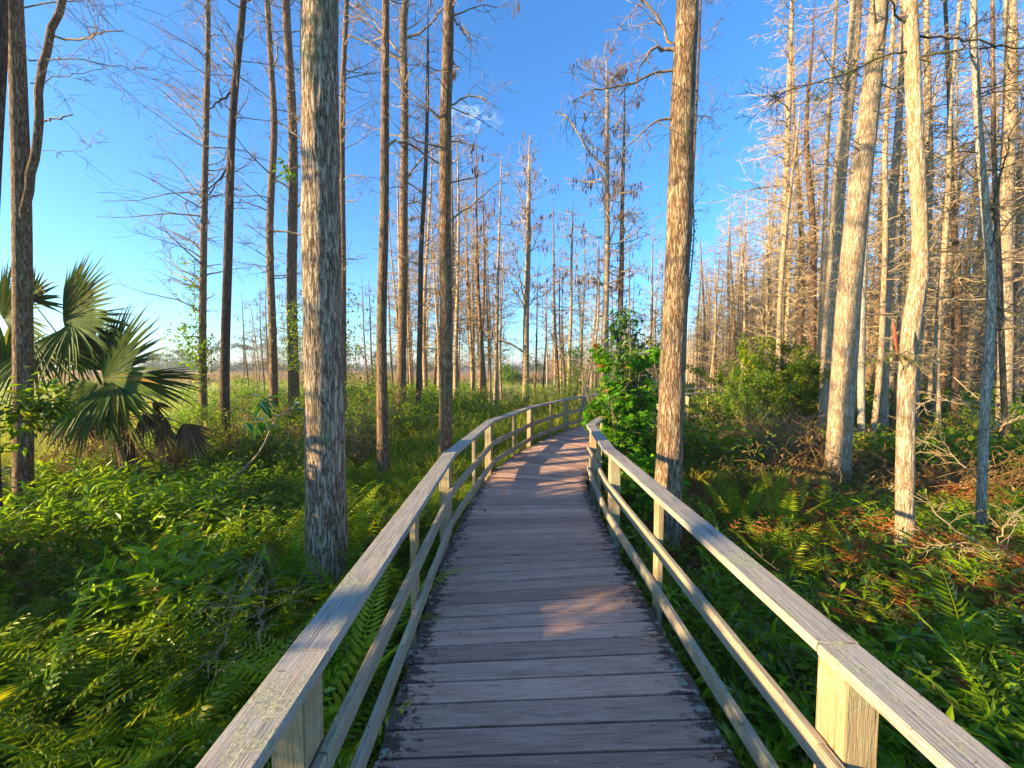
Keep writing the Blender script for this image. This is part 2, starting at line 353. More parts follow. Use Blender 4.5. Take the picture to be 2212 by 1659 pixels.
scene.cycles.max_bounces = 6; scene.cycles.diffuse_bounces = 3; scene.cycles.glossy_bounces = 2; scene.cycles.transmission_bounces = 4

# ------------------------------------------------------------------ boardwalk lines
LP = np.array([(-.745, -3.9), (-.745, -1.65), (-.745, 1.23), (-.745, 4.1), (-.42, 6.65), (.44, 8.95), (1.62, 11.1), (3.1, 12.95), (5.0, 14.6), (7.3, 15.9), (10.0, 16.8)])
RP = np.array([(1.19, -3.9), (1.19, -1.65), (1.19, 1.26), (1.19, 4.25), (1.36, 6.15), (2.05, 7.7), (3.25, 9.8), (4.55, 11.4), (6.2, 13.0), (8.2, 14.2), (10.5, 14.9)])

def normals(P, side):
    T = unit(np.diff(P, axis=0)); N = np.stack([T[:, 1], -T[:, 0]], 1) * side      # side=+1: to the right
    out = np.zeros_like(P); out[0] = N[0]; out[-1] = N[-1]
    for i in range(1, len(P) - 1):
        b = unit(N[i - 1] + N[i]); out[i] = b / max(.5, float(b @ N[i]))
    return out
NL = normals(LP, 1); NR = normals(RP, -1)       # both point to the inside of the walk

def prism(acc, prof, P0, n0, P1, n1, seg=1, urnd=0.0, wob=0.0, rng=None, rnd=0.0):
    """profile [(off,z)] swept from P0 to P1; offsets along mitre normals"""
    k = len(prof); prof = np.array(prof); per = np.concatenate([[0], np.cumsum(np.linalg.norm(np.diff(np.vstack([prof, prof[:1]]), axis=0), axis=1))])
    L = np.linalg.norm(np.array(P1) - np.array(P0)); rows = []
    for s in range(seg + 1):
        f = s / seg; p = np.array(P0) * (1 - f) + np.array(P1) * f; n = np.array(n0) * (1 - f) + np.array(n1) * f
        dz = rng.normal(0, wob) if (wob and rng is not None and 0 < s < seg) else 0
        rows.append([(p[0] + n[0] * o, p[1] + n[1] * o, z + dz) for o, z in prof])
    V = np.array(rows).reshape(-1, 3); Q = []; UV = []
    for s in range(seg):
        for j in range(k):
            a = s * k + j; b = s * k + (j + 1) % k
            Q.append((a, b, b + k, a + k)); u0, u1 = L * s / seg + urnd, L * (s + 1) / seg + urnd
            UV.append([(u0, per[j]), (u0, per[j + 1]), (u1, per[j + 1]), (u1, per[j])])
    acc.add(V, Q, rnd, UV)
    # end caps as quads from an octagon profile
    for base in (0, seg * k):
        for j in range(1, k - 2, 2):
            q = [(base, base + j, base + j + 1, base + j + 2)] if k > 4 else [(base, base + 1, base + 2, base + 3)]
            acc.Q.append(np.array(q) + acc.n - len(V)); acc.r.append(np.array([rnd])); acc.uv.append(np.array([[(urnd, 0), (urnd + .02, .03), (urnd + .04, .0), (urnd, .02)]]))
            if k == 4: break
def oct_prof(o0, o1, z0, z1, c=.006):
    return [(o0 + c, z0), (o1 - c, z0), (o1, z0 + c), (o1, z1 - c), (o1 - c, z1), (o0 + c, z1), (o0, z1 - c), (o0, z0 + c)]

# ---- deck
deck = empty('boardwalk', (0, 0, 0)); tag(deck, 'weathered grey plank boardwalk curving away to the right between its railings', 'boardwalk', kind='structure')
def fine(P, N, off, n=40):
    E = P + N * off; return catmull(np.c_[E, np.zeros(len(E))], (len(E) - 1) * n + 1)[:, :2]
DL = fine(LP, NL, .095); DR = fine(RP, NR, .095)
mid = (DL + DR) / 2; arc = np.concatenate([[0], np.cumsum(np.linalg.norm(np.diff(mid, axis=0), axis=1))])
def along(s): return (np.array([np.interp(s, arc, DL[:, i]) for i in (0, 1)]), np.array([np.interp(s, arc, DR[:, i]) for i in (0, 1)]))
rg = np.random.default_rng(3); pitch_ = .1478; V = []; Q = []; rn = []; UV = []; ED = []
s = .02; n = 0; SEG = 14; SCR = []
c = .0045
while s < arc[-1] - .2:
    w_ = pitch_ - rg.uniform(.009, .0135)
    (l0, r0), (l1, r1) = along(s), along(s + w_)
    ja, jb = rg.normal(0, .007), rg.normal(0, .007); dx = unit(r0 - l0); tilt = rg.normal(0, .0012); z0 = rg.normal(0, .001)
    du, dv = rg.uniform(0, 60), rg.uniform(0, 60)
    prof = [(0, -.038), (0, -c), (.035, 0), (1 - .035, 0), (1, -c), (1, -.038)]
    Lw = np.linalg.norm(r0 - l0)
    for i in range(SEG + 1):
        f = i / SEG
        a = l0 + (r0 - l0) * f; b = l1 + (r1 - l1) * f
        a = a + dx * (ja * (1 - f) + jb * f); b = b + dx * (ja * (1 - f) + jb * f)
        cup = .0015 * math.sin(f * 3.1)
        for g, z in prof: 
            p = a + (b - a) * g; V.append((p[0], p[1], z + z0 + tilt * (g - .5) + cup * (abs(g - .5))))
            dist = min(f, 1 - f) * Lw; ED.append(math.exp(-dist / .16))
    for i in range(SEG):
        for j in range(5):
            a_ = n + i * 6 + j; Q.append((a_, a_ + 6, a_ + 7, a_ + 1)); rn.append(rg.random() if (i == 0 and j == 0) else rn[-1])
            u0 = du + Lw * i / SEG; u1 = du + Lw * (i + 1) / SEG; va, vb = dv + prof[j][0] * .14, dv + prof[j + 1][0] * .14
            UV.append([(u0, va), (u1, va), (u1, vb), (u0, vb)])
    for e in (0, SEG):
        b_ = n + e * 6; Q.append((b_, b_ + 1, b_ + 4, b_ + 5)); rn.append(rn[-1]); UV.append([(du, dv)] * 4)
        Q.append((b_ + 1, b_ + 2, b_ + 3, b_ + 4)); rn.append(rn[-1]); UV.append([(du, dv)] * 4)
    for fx in (.06, .5, .66, .94):
        q = l0 + (r0 - l0) * fx; q2 = l1 + (r1 - l1) * fx
        for g in ((.3, .7) if fx != .66 else (.5,)):
            p = q + (q2 - q) * g; SCR.append((p[0] + rg.normal(0, .004), p[1] + rg.normal(0, .004)))
    n += 6 * (SEG + 1); s += pitch_
me = mesh_arrays('planks', V, Q, rn, UV, False, M['deck'])
a = me.attributes.new('edge', 'FLOAT', 'POINT'); a.data.foreach_set('value', np.array(ED, dtype=np.float32))
link('planks', me, deck)
acc = Acc()
for x, y in SCR[:600]:
    th = np.arange(6) * math.pi / 3; ring = np.c_[x + .0042 * np.cos(th), y + .0042 * np.sin(th), np.full(6, .0022)]
    acc.add(ring, [(0, 1, 2, 3), (0, 3, 4, 5)])
tag(acc.obj('screw_heads', M['screw'], deck), kind='stuff')
acc = Acc()
for f in (.04, .5, .96):
    E = DL * (1 - f) + DR * f; Ns = normals(E[::20], 1)
    for i in range(len(E[::20]) - 1): prism(acc, [(-.02, -.20), (.02, -.20), (.02, -.041), (-.02, -.041)], E[::20][i], Ns[i], E[::20][i + 1], Ns[i + 1])
acc.obj('joist', M['joist'], deck)

# ---- railings
def railing(P, N, name, label, seed, thin_at=.5):
    rg = np.random.default_rng(seed)
    root = empty(name, (float(P[2][0]), float(P[2][1]), 0)); tag(root, label, 'railing')
    o3 = np.array([P[2][0], P[2][1], 0])
    T = unit(np.diff(P, axis=0))
    def post(c, t, w_, d_, z1, nm):
        n_ = np.array([t[1], -t[0]]); acc = Acc(); c_ = .005
        k = [(-w_ / 2 + c_, -d_ / 2), (w_ / 2 - c_, -d_ / 2), (w_ / 2, -d_ / 2 + c_), (w_ / 2, d_ / 2 - c_), (w_ / 2 - c_, d_ / 2), (-w_ / 2 + c_, d_ / 2), (-w_ / 2, d_ / 2 - c_), (-w_ / 2, -d_ / 2 + c_)]
        u0 = rg.uniform(0, 9); zs = [-.95, -.3, .3, z1]; per = np.arange(9) * .04
        V = np.array([(c[0] + n_[0] * a + t[0] * b, c[1] + n_[1] * a + t[1] * b, z) for z in zs for a, b in k])
        Q = []; UV = []
        for i in range(3):
            for j in range(8):
                a_ = i * 8 + j; b_ = i * 8 + (j + 1) % 8; Q.append((a_, b_, b_ + 8, a_ + 8))
                UV.append([(zs[i] + u0, per[j]), (zs[i] + u0, per[j + 1]), (zs[i + 1] + u0, per[j + 1]), (zs[i + 1] + u0, per[j])])
        Q += [(24, 25, 26, 27), (24, 27, 28, 31), (28, 29, 30, 31)]; UV += [[(0, 0)] * 4] * 3
        acc.add(V, Q, 0, UV); acc.obj(nm, M['post'], root, origin=o3, uv=True)
    for i in range(1, len(P) - 1):
        t = unit(T[i - 1] + T[i]); post(P[i], t, .115, .125, .878, 'post')
    for i in range(1, len(P) - 1):
        c = P[i] * (1 - thin_at) + P[i + 1] * thin_at; nn = N[i] * .5 + N[i + 1] * .5
        if i < len(P) - 1: post(c + nn * .028, T[i], .045, .09, .877, 'thin_post')
    for nm, (o0, o1, z0, z1), mat_ in (('top_rail', (-.035, .113, .88, .922), 'rail_top'), ('middle_rail', (.0605, .098, .455, .55), 'rail'), ('bottom_rail', (.0605, .098, .115, .21), 'rail')):
        for i in range(1, len(P) - 1):
            t = T[i] * .0018; jz = rg.normal(0, .002); jo = rg.normal(0, .002)
            acc = Acc(); prism(acc, [(a + jo, b + jz) for a, b in oct_prof(o0, o1, z0, z1)], P[i] + t, N[i], P[i + 1] - t, N[i + 1], seg=6, urnd=rg.uniform(0, 30), wob=.0012, rng=rg)
            acc.obj(nm, M[mat_], root, origin=o3, uv=True)
    return root
railing(LP, NL, 'railing', 'weathered wooden railing along the left edge of the boardwalk, with a wide flat top board', 21)
railing(RP, NR, 'railing', 'weathered wooden railing along the right edge of the boardwalk, dappled with low sun', 22, .54)

# ------------------------------------------------------------------ terrain
def walk_dist(x, y):
    c = mid[::8]; return np.sqrt(((np.stack([x, y], -1)[..., None, :] - c) ** 2).sum(-1)).min(-1)
xs = np.concatenate([-np.geomspace(1500, 12, 26), np.linspace(-11, 11, 45), np.geomspace(12, 1500, 26)])
ys = np.concatenate([np.linspace(-12, 30, 70), np.geomspace(31, 3000, 34)])
X, Y = np.meshgrid(xs, ys); rz = np.random.default_rng(5)
Z = -.74 + .06 * np.sin(X * 1.3 + 1.7 * np.sin(Y * .7)) * np.cos(Y * 1.1) * (np.abs(X) < 40) * (Y < 60)
idx = np.arange(X.size).reshape(X.shape)
Qg = np.stack([idx[:-1, :-1], idx[:-1, 1:], idx[1:, 1:], idx[1:, :-1]], -1).reshape(-1, 4)
gm, nt, nd, lk = new_mat('swamp_floor')
out = nd.new('ShaderNodeOutputMaterial'); bs = nd.new('ShaderNodeBsdfPrincipled'); lk.new(bs.outputs[0], out.inputs[0]); bs.inputs['Roughness'].default_value = .95; bs.inputs['Specular IOR Level'].default_value = .1
geo = nd.new('ShaderNodeNewGeometry').outputs['Position']
na = noise(nd, lk, geo, 3.0, 8, .7); r1 = ramp(nd, [(.35, (.012, .012, .007)), (.6, (.035, .04, .015)), (.75, (.06, .045, .022))]); lk.new(na.outputs['Fac'], r1.inputs[0])
nb = noise(nd, lk, mapping(nd, lk, geo, (.05, .12, 1)), 1.0, 5, .6); r2 = ramp(nd, [(.3, (.13, .17, .035)), (.6, (.25, .27, .07)), (.8, (.30, .25, .11))]); lk.new(nb.outputs['Fac'], r2.inputs[0])
r3 = ramp(nd, [(.3, (.20, .14, .10)), (.7, (.30, .20, .15))]); lk.new(nb.outputs['Fac'], r3.inputs[0])
sx = nd.new('ShaderNodeSeparateXYZ'); lk.new(geo, sx.inputs[0])
mr = nd.new('ShaderNodeMapRange'); mr.inputs['From Min'].default_value = 58; mr.inputs['From Max'].default_value = 90; lk.new(math_n(nd, lk, 'ADD', sx.outputs[1], math_n(nd, lk, 'MULTIPLY', nb.outputs['Fac'], 30)), mr.inputs['Value'])
far = mixc(nd, lk, mr.outputs[0], r2.outputs[0], r3.outputs[0])
mr2 = nd.new('ShaderNodeMapRange'); mr2.inputs['From Min'].default_value = 10; mr2.inputs['From Max'].default_value = 20; lk.new(math_n(nd, lk, 'SUBTRACT', sx.outputs[1], math_n(nd, lk, 'MAXIMUM', math_n(nd, lk, 'MULTIPLY', sx.outputs[0], 2.2), 0.0)), mr2.inputs['Value'])
cc = mixc(nd, lk, mr2.outputs[0], r1.outputs[0], far); lk.new(cc, bs.inputs['Base Color'])
go = link('ground', mesh_arrays('ground', np.stack([X, Y, Z], -1).reshape(-1, 3), Qg, None, None, True, gm)); tag(go, 'dark swamp floor running out into open yellow marsh', 'ground', kind='structure')

# ------------------------------------------------------------------ trees
def crown_lines(rng, P, Rd, t0, t1, n1, L1, n2, n3, up=.4, bend=.03, wob=.16, rmin=.004, r1=.3, prof=None, side=None, K=7):
    """bare branches round a trunk polyline; returns [(pts,rad,sides)]"""
    t = np.sort(rng.uniform(t0, t1, n1)); i = np.minimum((t * (len(P) - 1)).astype(int), len(P) - 2); f = (t * (len(P) - 1) - i)[:, None]
    S = P[i] * (1 - f) + P[i + 1] * f; rr = Rd[i] * (1 - f[:, 0]) + Rd[i + 1] * f[:, 0]
    az = rng.uniform(0, 2 * math.pi, n1) if side is None else rng.normal(side, .9, n1)
    el = rng.normal(up, .18, n1)
    D = np.stack([np.cos(az) * np.cos(el), np.sin(az) * np.cos(el), np.sin(el)], 1)
    q = (t - t0) / (t1 - t0 + 1e-6); pf = (np.minimum(1, .55 + 1.6 * q) * (1 - .66 * q ** 1.5)) if prof is None else prof(q)
    L = L1 * pf * rng.uniform(.45, 1.25, n1)
    r0 = np.minimum(rr * r1, .008 + .010 * L) * rng.uniform(.7, 1.1, n1)
    A = grow(rng, S, D, L, K, wob, bend); Ra = np.maximum(rmin, r0[:, None] * (1 - .85 * np.linspace(0, 1, K))[None])
    out = [(A, Ra, 4)]
    if n2:
        S2, D2, rr2, t2 = children(rng, A, Ra, n2, .18, 1, .75, .6); L2 = np.repeat(L, n2) * (.42 * (1.15 - t2)) * rng.uniform(.5, 1.5, len(S2))
        K2 = 5; B = grow(rng, S2, D2, L2, K2, .2, bend); Rb = np.maximum(rmin * .9, (rr2 * .6)[:, None] * (1 - .8 * np.linspace(0, 1, K2))[None]); out.append((B, Rb, 3))
        if n3:
            S3, D3, rr3, t3 = children(rng, B, Rb, n3, .2, 1, .8, .7); L3 = np.repeat(L2, n3) * .5 * rng.uniform(.5, 1.3, len(S3))
            C_ = grow(rng, S3, D3, L3, 3, .2, bend); Rc = np.maximum(rmin * .75, (rr3 * .6)[:, None] * np.array([1, .8, .6])[None]); out.append((C_, Rc, 3))
    return out
def add_lines(acc, lines):
    for P, Rd, s in lines:
        v, q = tubes(P, Rd, s); acc.add(v, q, .5)
def limb(acc, pts, w0, w1, rng, n=14, twigs=14, tl=.9, rmin=.004, up=0.0, rough=.0):
    P = catmull(pts, n); P[1:-1] += rng.normal(0, rough if rough else .012, (n - 2, 3)); Rd = np.linspace(w0, w1, n)
    v, q = tubes(P[None], Rd[None], 6); acc.add(v, q, .5)
    if twigs:
        S, D, rr, t = children(rng, P[None], Rd[None], twigs, .15, 1, .8, .7); L = tl * rng.uniform(.3, 1.1, len(S))
        A = grow(rng, S, D, L, 6, .22, up); Ra = np.maximum(rmin, (np.minimum(rr * .5, .012))[:, None] * (1 - .8 * np.linspace(0, 1, 6))[None])
        S2, D2, r2, t2 = children(rng, A, Ra, 5, .2, 1, .8, .7); B = grow(rng, S2, D2, np.repeat(L, 5) * .4 * rng.uniform(.5, 1.3, len(S2)), 4, .22, up)
        Rb = np.maximum(rmin * .8, (r2 * .6)[:, None] * np.linspace(1, .5, 4)[None]); add_lines(acc, [(A, Ra, 3), (B, Rb, 3)])
    return P

def catkins(rng, pts, n, size=1.0):
    """dangling dry catkins below points"""
    a = Acc(); k = rng.choice(len(pts), n)
    for p in pts[k]:
        m = rng.integers(1, 4)
        for _ in range(m):
            q = p + rng.normal(0, .05, 3) * size; L = rng.uniform(.10, .28) * size; r = rng.uniform(.010, .02) * size
            P = np.array([q, q + [rng.normal(0, .01), rng.normal(0, .01), -L * .35], q + [rng.normal(0, .015), 0, -L * .8], q + [0, 0, -L]])
            v, f = tubes(P[None], np.array([[r * .3, r, r * .8, r * .15]]), 4); a.add(v, f, .5)
    return a

def leafquads(rng, C, size, elong=2.2, droop=.3, up=None):
    """C (N,3) leaf bases -> folded elliptical leaves, 2 quads each"""
    N = len(C); az = rng.uniform(0, 2 * math.pi, N); el = rng.normal(-droop, .45, N)
    d = np.stack([np.cos(az) * np.cos(el), np.sin(az) * np.cos(el), np.sin(el)], 1)
    s = unit(np.cross(d, np.array([0, 0, 1.])) + rng.normal(0, .25, (N, 3))); nrm = np.cross(s, d)
    L = (size * rng.uniform(.6, 1.25, N))[:, None]; W = L / elong * .5
    b = C; t = C + d * L - nrm * L * .12; m = C + d * L * .45 - nrm * W * .25; l = C + d * L * .42 + s * W + nrm * W * .3; r = C + d * L * .42 - s * W + nrm * W * .3
    V = np.stack([b, m, t, l, r], 1).reshape(-1, 3); o = np.arange(N)[:, None] * 5
    Q = np.concatenate([o + np.array([[0, 1, 2, 3]]), o + np.array([[0, 4, 2, 1]])], 1).reshape(-1, 4)
    return V, Q, np.repeat(rng.random(N), 2)
def lobed(rng, C, size):
    """maple-like leaves: five pointed lobes, 5 quads"""
    N = len(C); az = rng.uniform(0, 2 * math.pi, N); el = rng.normal(-.45, .35, N)
    d = np.stack([np.cos(az) * np.cos(el), np.sin(az) * np.cos(el), np.sin(el)], 1); s = unit(np.cross(d, np.array([0, 0, 1.])) + rng.normal(0, .2, (N, 3)))
    n_ = np.cross(s, d); L = (size * rng.uniform(.65, 1.2, N))[:, None]; Vs = []; Qs = []; o = np.arange(N) * 20
    for j, (an, ln, wd) in enumerate(((0, 1, .21), (.75, .82, .19), (-.75, .82, .19), (1.6, .5, .15), (-1.6, .5, .15))):
        e = d * math.cos(an) + s * math.sin(an); g = -d * math.sin(an) + s * math.cos(an)
        b = C + n_ * L * .02 * j * .1; Vs += [b, b + e * L * .5 * ln + g * L * wd - n_ * L * .03, b + e * L * ln - n_ * L * .14, b + e * L * .5 * ln - g * L * wd - n_ * L * .03]
        Qs.append(np.stack([o + j * 4 + k for k in range(4)], 1))
    return np.stack(Vs, 1).reshape(-1, 3), np.stack(Qs, 1).reshape(-1, 4), np.repeat(rng.random(N), 5)

def vine_leaves(rng, P, Rd, n, size, spread=.12):
    t = rng.uniform(0, len(P) - 1.001, n); i = t.astype(int); f = (t - i)[:, None]; c = P[i] * (1 - f) + P[i + 1] * f
    r = Rd[i] + np.abs(rng.normal(0, spread, n)); az = rng.uniform(0, 2 * math.pi, n)
    C = c + np.stack([np.cos(az) * r, np.sin(az) * r, rng.normal(0, .05, n)], 1)
    return leafquads(rng, C, size, 1.6, .4)

# major trees: pts = (px, py, width_px) from the base up, at depth d
def major(name, d, pts, label, cat='tree', bark='bark', group=None, ztop=19, sides=14, ridge=0.0, flare=.25, crown=None, seed=1, limbs=None, base_z=-.78, twig='twig', rmin=None, yoff=None):
    rng = np.random.default_rng(seed * 17 + 3)
    C3 = [at(x, y, d) for x, y, w_ in pts]; W = [w_ / F * d / 2 * math.cos(math.atan((x - 1106) / F)) for x, y, w_ in pts]
    z0 = C3[0][2]
    if z0 > base_z + .02: 
        k = 0.0; dirv = (C3[0] - C3[1]) / (C3[1][2] - C3[0][2]); C3.insert(0, C3[0] + dirv * (z0 - base_z) * .6 * np.array([1, 1, 1 / .6])); W.insert(0, W[0] * 1.04)
        C3[0][2] = base_z
    top = C3[-1].copy(); dv = (C3[-1] - C3[-2]); dv = dv / dv[2]
    if top[2] < ztop:
        hz = ztop - top[2]
        C3.append(top + dv * hz * .5 * np.array([.6, .6, 1]) ); W.append(W[-1] * .62); C3.append(top + dv * hz * np.array([.5, .5, 1])); W.append(.012)
    C3 = np.array(C3); W = np.array(W)
    Lz = C3[:, 2]; nr = int(max(18, (Lz[-1] - Lz[0]) / (.12 if ridge else .5))); zz = np.linspace(Lz[0], Lz[-1], nr)
    S = catmull(C3, nr * 3); 
    P = np.stack([np.interp(zz, S[:, 2], S[:, 0]), np.interp(zz, S[:, 2], S[:, 1]), zz], 1)
    Rr = np.interp(zz, Lz, W)
    wb = .02 * (1 + .4 * d / 10); P[:, 0] += wb * np.sin(zz * .9 + seed) * .5; P[:, 1] += wb * np.cos(zz * .7 + seed * 2)
    o = P[0].copy(); root = empty(name, tuple(o)); tag(root, label, cat, group)
    V, Q = trunk_mesh(rng, P - o, Rr, sides, ridge, flare)
    a = Acc(); a.add(V, Q, .5); a.obj('trunk', M[bark], root, smooth=True)
    if rmin is None: rmin = max(.0035, .00042 * d)
    acc = Acc()
    if crown:
        cs = crown if isinstance(crown, list) else [crown]
        pts_ = []
        for c in cs:
            c = dict(c); zz0, zz1 = c.pop('z'); ck = c.pop('catkins', 0)
            t0 = (zz0 - zz[0]) / (zz[-1] - zz[0]); t1 = (zz1 - zz[0]) / (zz[-1] - zz[0])
            ls = crown_lines(rng, P - o, Rr, max(0, t0), min(.995, t1), rmin=rmin, **c); add_lines(acc, ls)
            if ck: pts_.append((np.concatenate([l[0][:, -2:].reshape(-1, 3) for l in ls[-2:]]), ck))
    if crown: acc.obj('crown', M[twig], root)
    for (lp, w0, w1, tw, tl) in (limbs or []):
        la = Acc(); q = [at(x, y, d) + np.array([0, (yo if len(e) else 0), 0]) for (x, y, *e) in lp for yo in [e[0] if e else 0]]
        ct = math.cos(math.atan((lp[0][0] - 1106) / F)); limb(la, [p - o for p in q], w0 / F * d / 2 * ct, w1 / F * d / 2 * ct, rng, twigs=tw, tl=tl, rmin=rmin); la.obj('limb', M[bark if w0 > 15 else ('twig_dark' if bark in ('bark_dark', 'bark_lichen') else twig)], root, smooth=True)
    if crown:
        for pp, ck in pts_: tag(catkins(rng, pp, ck, 1.0 if d < 15 else 1.3).obj('catkins', M['catkin'], root), kind='stuff')
    return root, P, Rr

CR = lambda z0, z1, n1=46, L1=1.9, n2=6, n3=3, **k: dict(z=(z0, z1), n1=n1, L1=L1, n2=n2, n3=n3, **k)
Z = lambda x: x / 3.0
# --- left side
major('cypress_tree', 5.2, [(-14, 700, 26), (-8, 300, 26), (-2, 0, 28)], 'dark bare trunk cut by the left edge of the photo, behind the red-edged forked tree', bark='bark_dark', seed=1, crown=CR(6, 14, 14, 1.3))
major('cypress_tree', 6.2, [(52, 1045, 50), (47, 700, 48), (45, 500, 47), (42, 300, 44), (35, 0, 40)], 'big forked cypress beside the fan palm, a second stem parting from it and leaning right', bark='bark', sides=24, seed=2, flare=.1,
      crown=CR(9, 18, 14, 1.8), limbs=[
      ([(46, 500), (56, 440), (68, 392), (77, 350), (78, 300), (83, 233), (90, 150), (100, 100), (120, 50), (134, 0), (140, -60)], 27, 19, 0, 0),
      ([(118, 78), (173, 86), (240, 98, -.2), (287, 104, -.3), (323, 114, -.4)], 7, 2.5, 16, .9),
      ([(62, 131), (167, 128), (247, 125, .2), (300, 115, .3)], 4.5, 1.5, 12, .8),
      ([(66, 180), (110, 172), (187, 168, -.1), (287, 163, -.2)], 4, 1.5, 12, .7),
      ([(96, 262), (125, 255), (157, 247)], 6, 4, 0, 0), ([(50, 17), (110, 5), (160, 2), (240, 15, -.2), (300, 28, -.3)], 5, 1.5, 16, 1.0),
      ([(92, 325), (150, 328), (200, 315)], 2.5, 1, 6, .4)])
major('cypress_tree', 12.0, [(438, 960, 20), (438, 800, 18), (440, 600, 16), (442, 420, 15), (446, 200, 13), (450, 0, 11)], 'slim cypress wrapped in a pale green vine to the right of the fan palm', seed=3,
      crown=[CR(3.3, 16.5, 62, 3.1, 6, 3, up=.62, side=math.pi * .95, bend=.01), CR(3, 16, 34, 1.8, 5, 2, up=.4)])
major('cypress_tree', 9.6, [(488, 1000, 27), (488, 800, 22), (492, 500, 20), (500, 300, 17), (512, 150, 16), (526, 0, 15)], 'dark slim trunk standing just right of the vine-wrapped tree, bowing right near its top', bark='bark_dark', seed=4,
      crown=[CR(5.5, 15, 30, 1.6, 6, 3, up=.35), CR(9, 16, 20, 2.2, 6, 3, up=.5, side=math.pi)], limbs=[([(497, 350), (470, 392), (450, 422), (430, 440)], 5, 2, 6, .4), ([(505, 190), (480, 215), (452, 235)], 6, 3, 4, .4)])
major('cypress_tree', 12.3, [(600, 965, 22), (592, 850, 19), (583, 560, 17), (592, 300, 15), (585, 150, 13), (577, 0, 12)], 'slightly crooked trunk behind the arching big-leaved sapling', seed=5,
      crown=CR(4.5, 17, 52, 1.9, 6, 3, up=.3), limbs=[([(592, 500), (615, 500), (650, 507)], 6, 4, 2, .3), ([(587, 155), (598, 130), (597, 95), (580, 90)], 4, 2.5, 4, .5), ([(590, 258), (620, 276), (655, 305)], 5, 3, 4, .4)])
major('cypress_tree', 13.0, [(634, 900, 27), (631, 700, 23), (633, 500, 22), (630, 250, 19), (624, 100, 18), (619, 0, 17)], 'straight reddish trunk close behind the left side of the massive foreground trunk', seed=6, crown=CR(7, 18, 50, 2.1, 6, 3, up=.3))
major('cypress_tree', 3.9, [(704, 1310, 96), (703, 1100, 90), (701, 900, 87), (700, 700, 84), (697, 400, 82), (693, 150, 79), (691, 0, 76), (689, -250, 72)], 'massive grey trunk with deeply furrowed bark standing against the left railing', bark='bark_big', sides=72, ridge=.0075, flare=.06, seed=7, crown=CR(8, 18, 24, 2.6))
major('cypress_tree', 11.5, [(742, 930, 15), (741, 600, 13), (739, 400, 12), (743, 150, 11), (747, 0, 10)], 'thin trunk half hidden behind the right edge of the massive foreground trunk', seed=8, crown=CR(4, 16, 50, 2.0, 6, 3, up=.25))
major('cypress_tree', 7.6, [(828, 1065, 30), (826, 900, 25), (825, 700, 22), (829, 500, 20), (831, 300, 18), (834, 0, 15)], 'slender trunk with a reddish dark foot, next right of the massive grey trunk', seed=9, bark='bark', crown=CR(8, 16, 26, 1.8),
      limbs=[([(840, 317), (853, 305), (886, 297, .3), (920, 298, .8), (953, 303, 1.0)], 5.5, 3, 10, .6), ([(823, 320), (835, 330), (860, 345, -.2), (880, 358, -.3)], 3, 1.5, 4, .4)])
major('cypress_tree', 15.0, [(868, 905, 22), (869, 700, 19), (872, 500, 18), (874, 250, 16), (872, 60, 16), (876, 0, 15)], 'second slender trunk of the row, with several forking limbs near its top', seed=10, crown=CR(6, 20, 46, 2.6, 6, 3, up=.3),
      limbs=[([(868, 118), (830, 73), (800, 38), (746, 0)], 5, 3, 14, 1.2), ([(881, 80), (913, 67), (940, 40), (958, 15)], 5, 3, 10, 1.0), ([(868, 132), (820, 107), (773, 82), (733, 78)], 5, 2, 14, 1.2), ([(876, 392), (890, 370), (913, 340), (953, 307)], 4.5, 3, 8, .8), ([(866, 192), (845, 170)], 4, 2, 2, .3)])
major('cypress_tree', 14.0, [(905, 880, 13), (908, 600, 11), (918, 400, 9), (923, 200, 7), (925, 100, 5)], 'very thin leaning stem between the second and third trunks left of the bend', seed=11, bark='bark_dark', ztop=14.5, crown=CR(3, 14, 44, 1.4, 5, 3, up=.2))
major('cypress_tree', 6.9, [(963, 1120, 33), (963, 960, 30), (961, 800, 28), (962, 500, 26), (965, 250, 24), (969, 0, 22)], 'brown trunk rising right behind the middle of the left railing', seed=12, sides=24, ridge=.004, flare=.12, crown=CR(5.0, 15, 40, 1.6, 6, 3, up=.1, catkins=50),
      limbs=[([(975, 227), (1010, 208), (1030, 209), (1053, 218)], 4, 2, 8, .7), ([(975, 477), (1020, 440), (1046, 420), (1086, 387)], 4, 2, 8, .6), ([(976, 38), (996, 60), (1015, 78), (1017, 100)], 4.5, 2.5, 8, .5), ([(952, 258), (925, 235), (890, 215), (870, 205)], 3.5, 2, 8, .6)])
# --- centre
major('cypress_tree', 22.0, [(1134, 880, 15), (1137, 700, 13), (1141, 500, 11), (1143, 400, 7), (1143, 318, 3)], 'open-topped cypress hung with dark catkins, standing alone in the sky above the boardwalk bend', seed=13, ztop=15.2, bark='bark_pale', twig='twig_pale', crown=[CR(4.5, 14.8, 40, 3.9, 8, 3, up=.7, wob=.13, catkins=130, prof=lambda q: 1 - .62 * q), CR(2.5, 8, 14, 2.5, 6, 3, up=.2)],
      limbs=[([(1130, 760), (1100, 742), (1065, 733), (1030, 715)], 5, 2, 16, 1.5)])
major('cypress_tree', 17.0, [(1307, 880, 17), (1309, 700, 14), (1311, 500, 12), (1312, 300, 9), (1311, 190, 6), (1310, 150, 3)], 'tall pale cypress hung with dark catkins, behind the leafy maple sapling', seed=14, ztop=15.5, bark='bark_pale', twig='twig_pale', crown=[CR(5, 15.4, 64, 2.6, 8, 4, up=.3, wob=.2, catkins=260, prof=lambda q: 1 - .5 * q)],
      limbs=[([(1310, 365), (1270, 325), (1235, 265), (1205, 240)], 5, 2.5, 12, 1.1), ([(1311, 540), (1340, 470), (1390, 460)], 4, 2, 10, 1.0)])
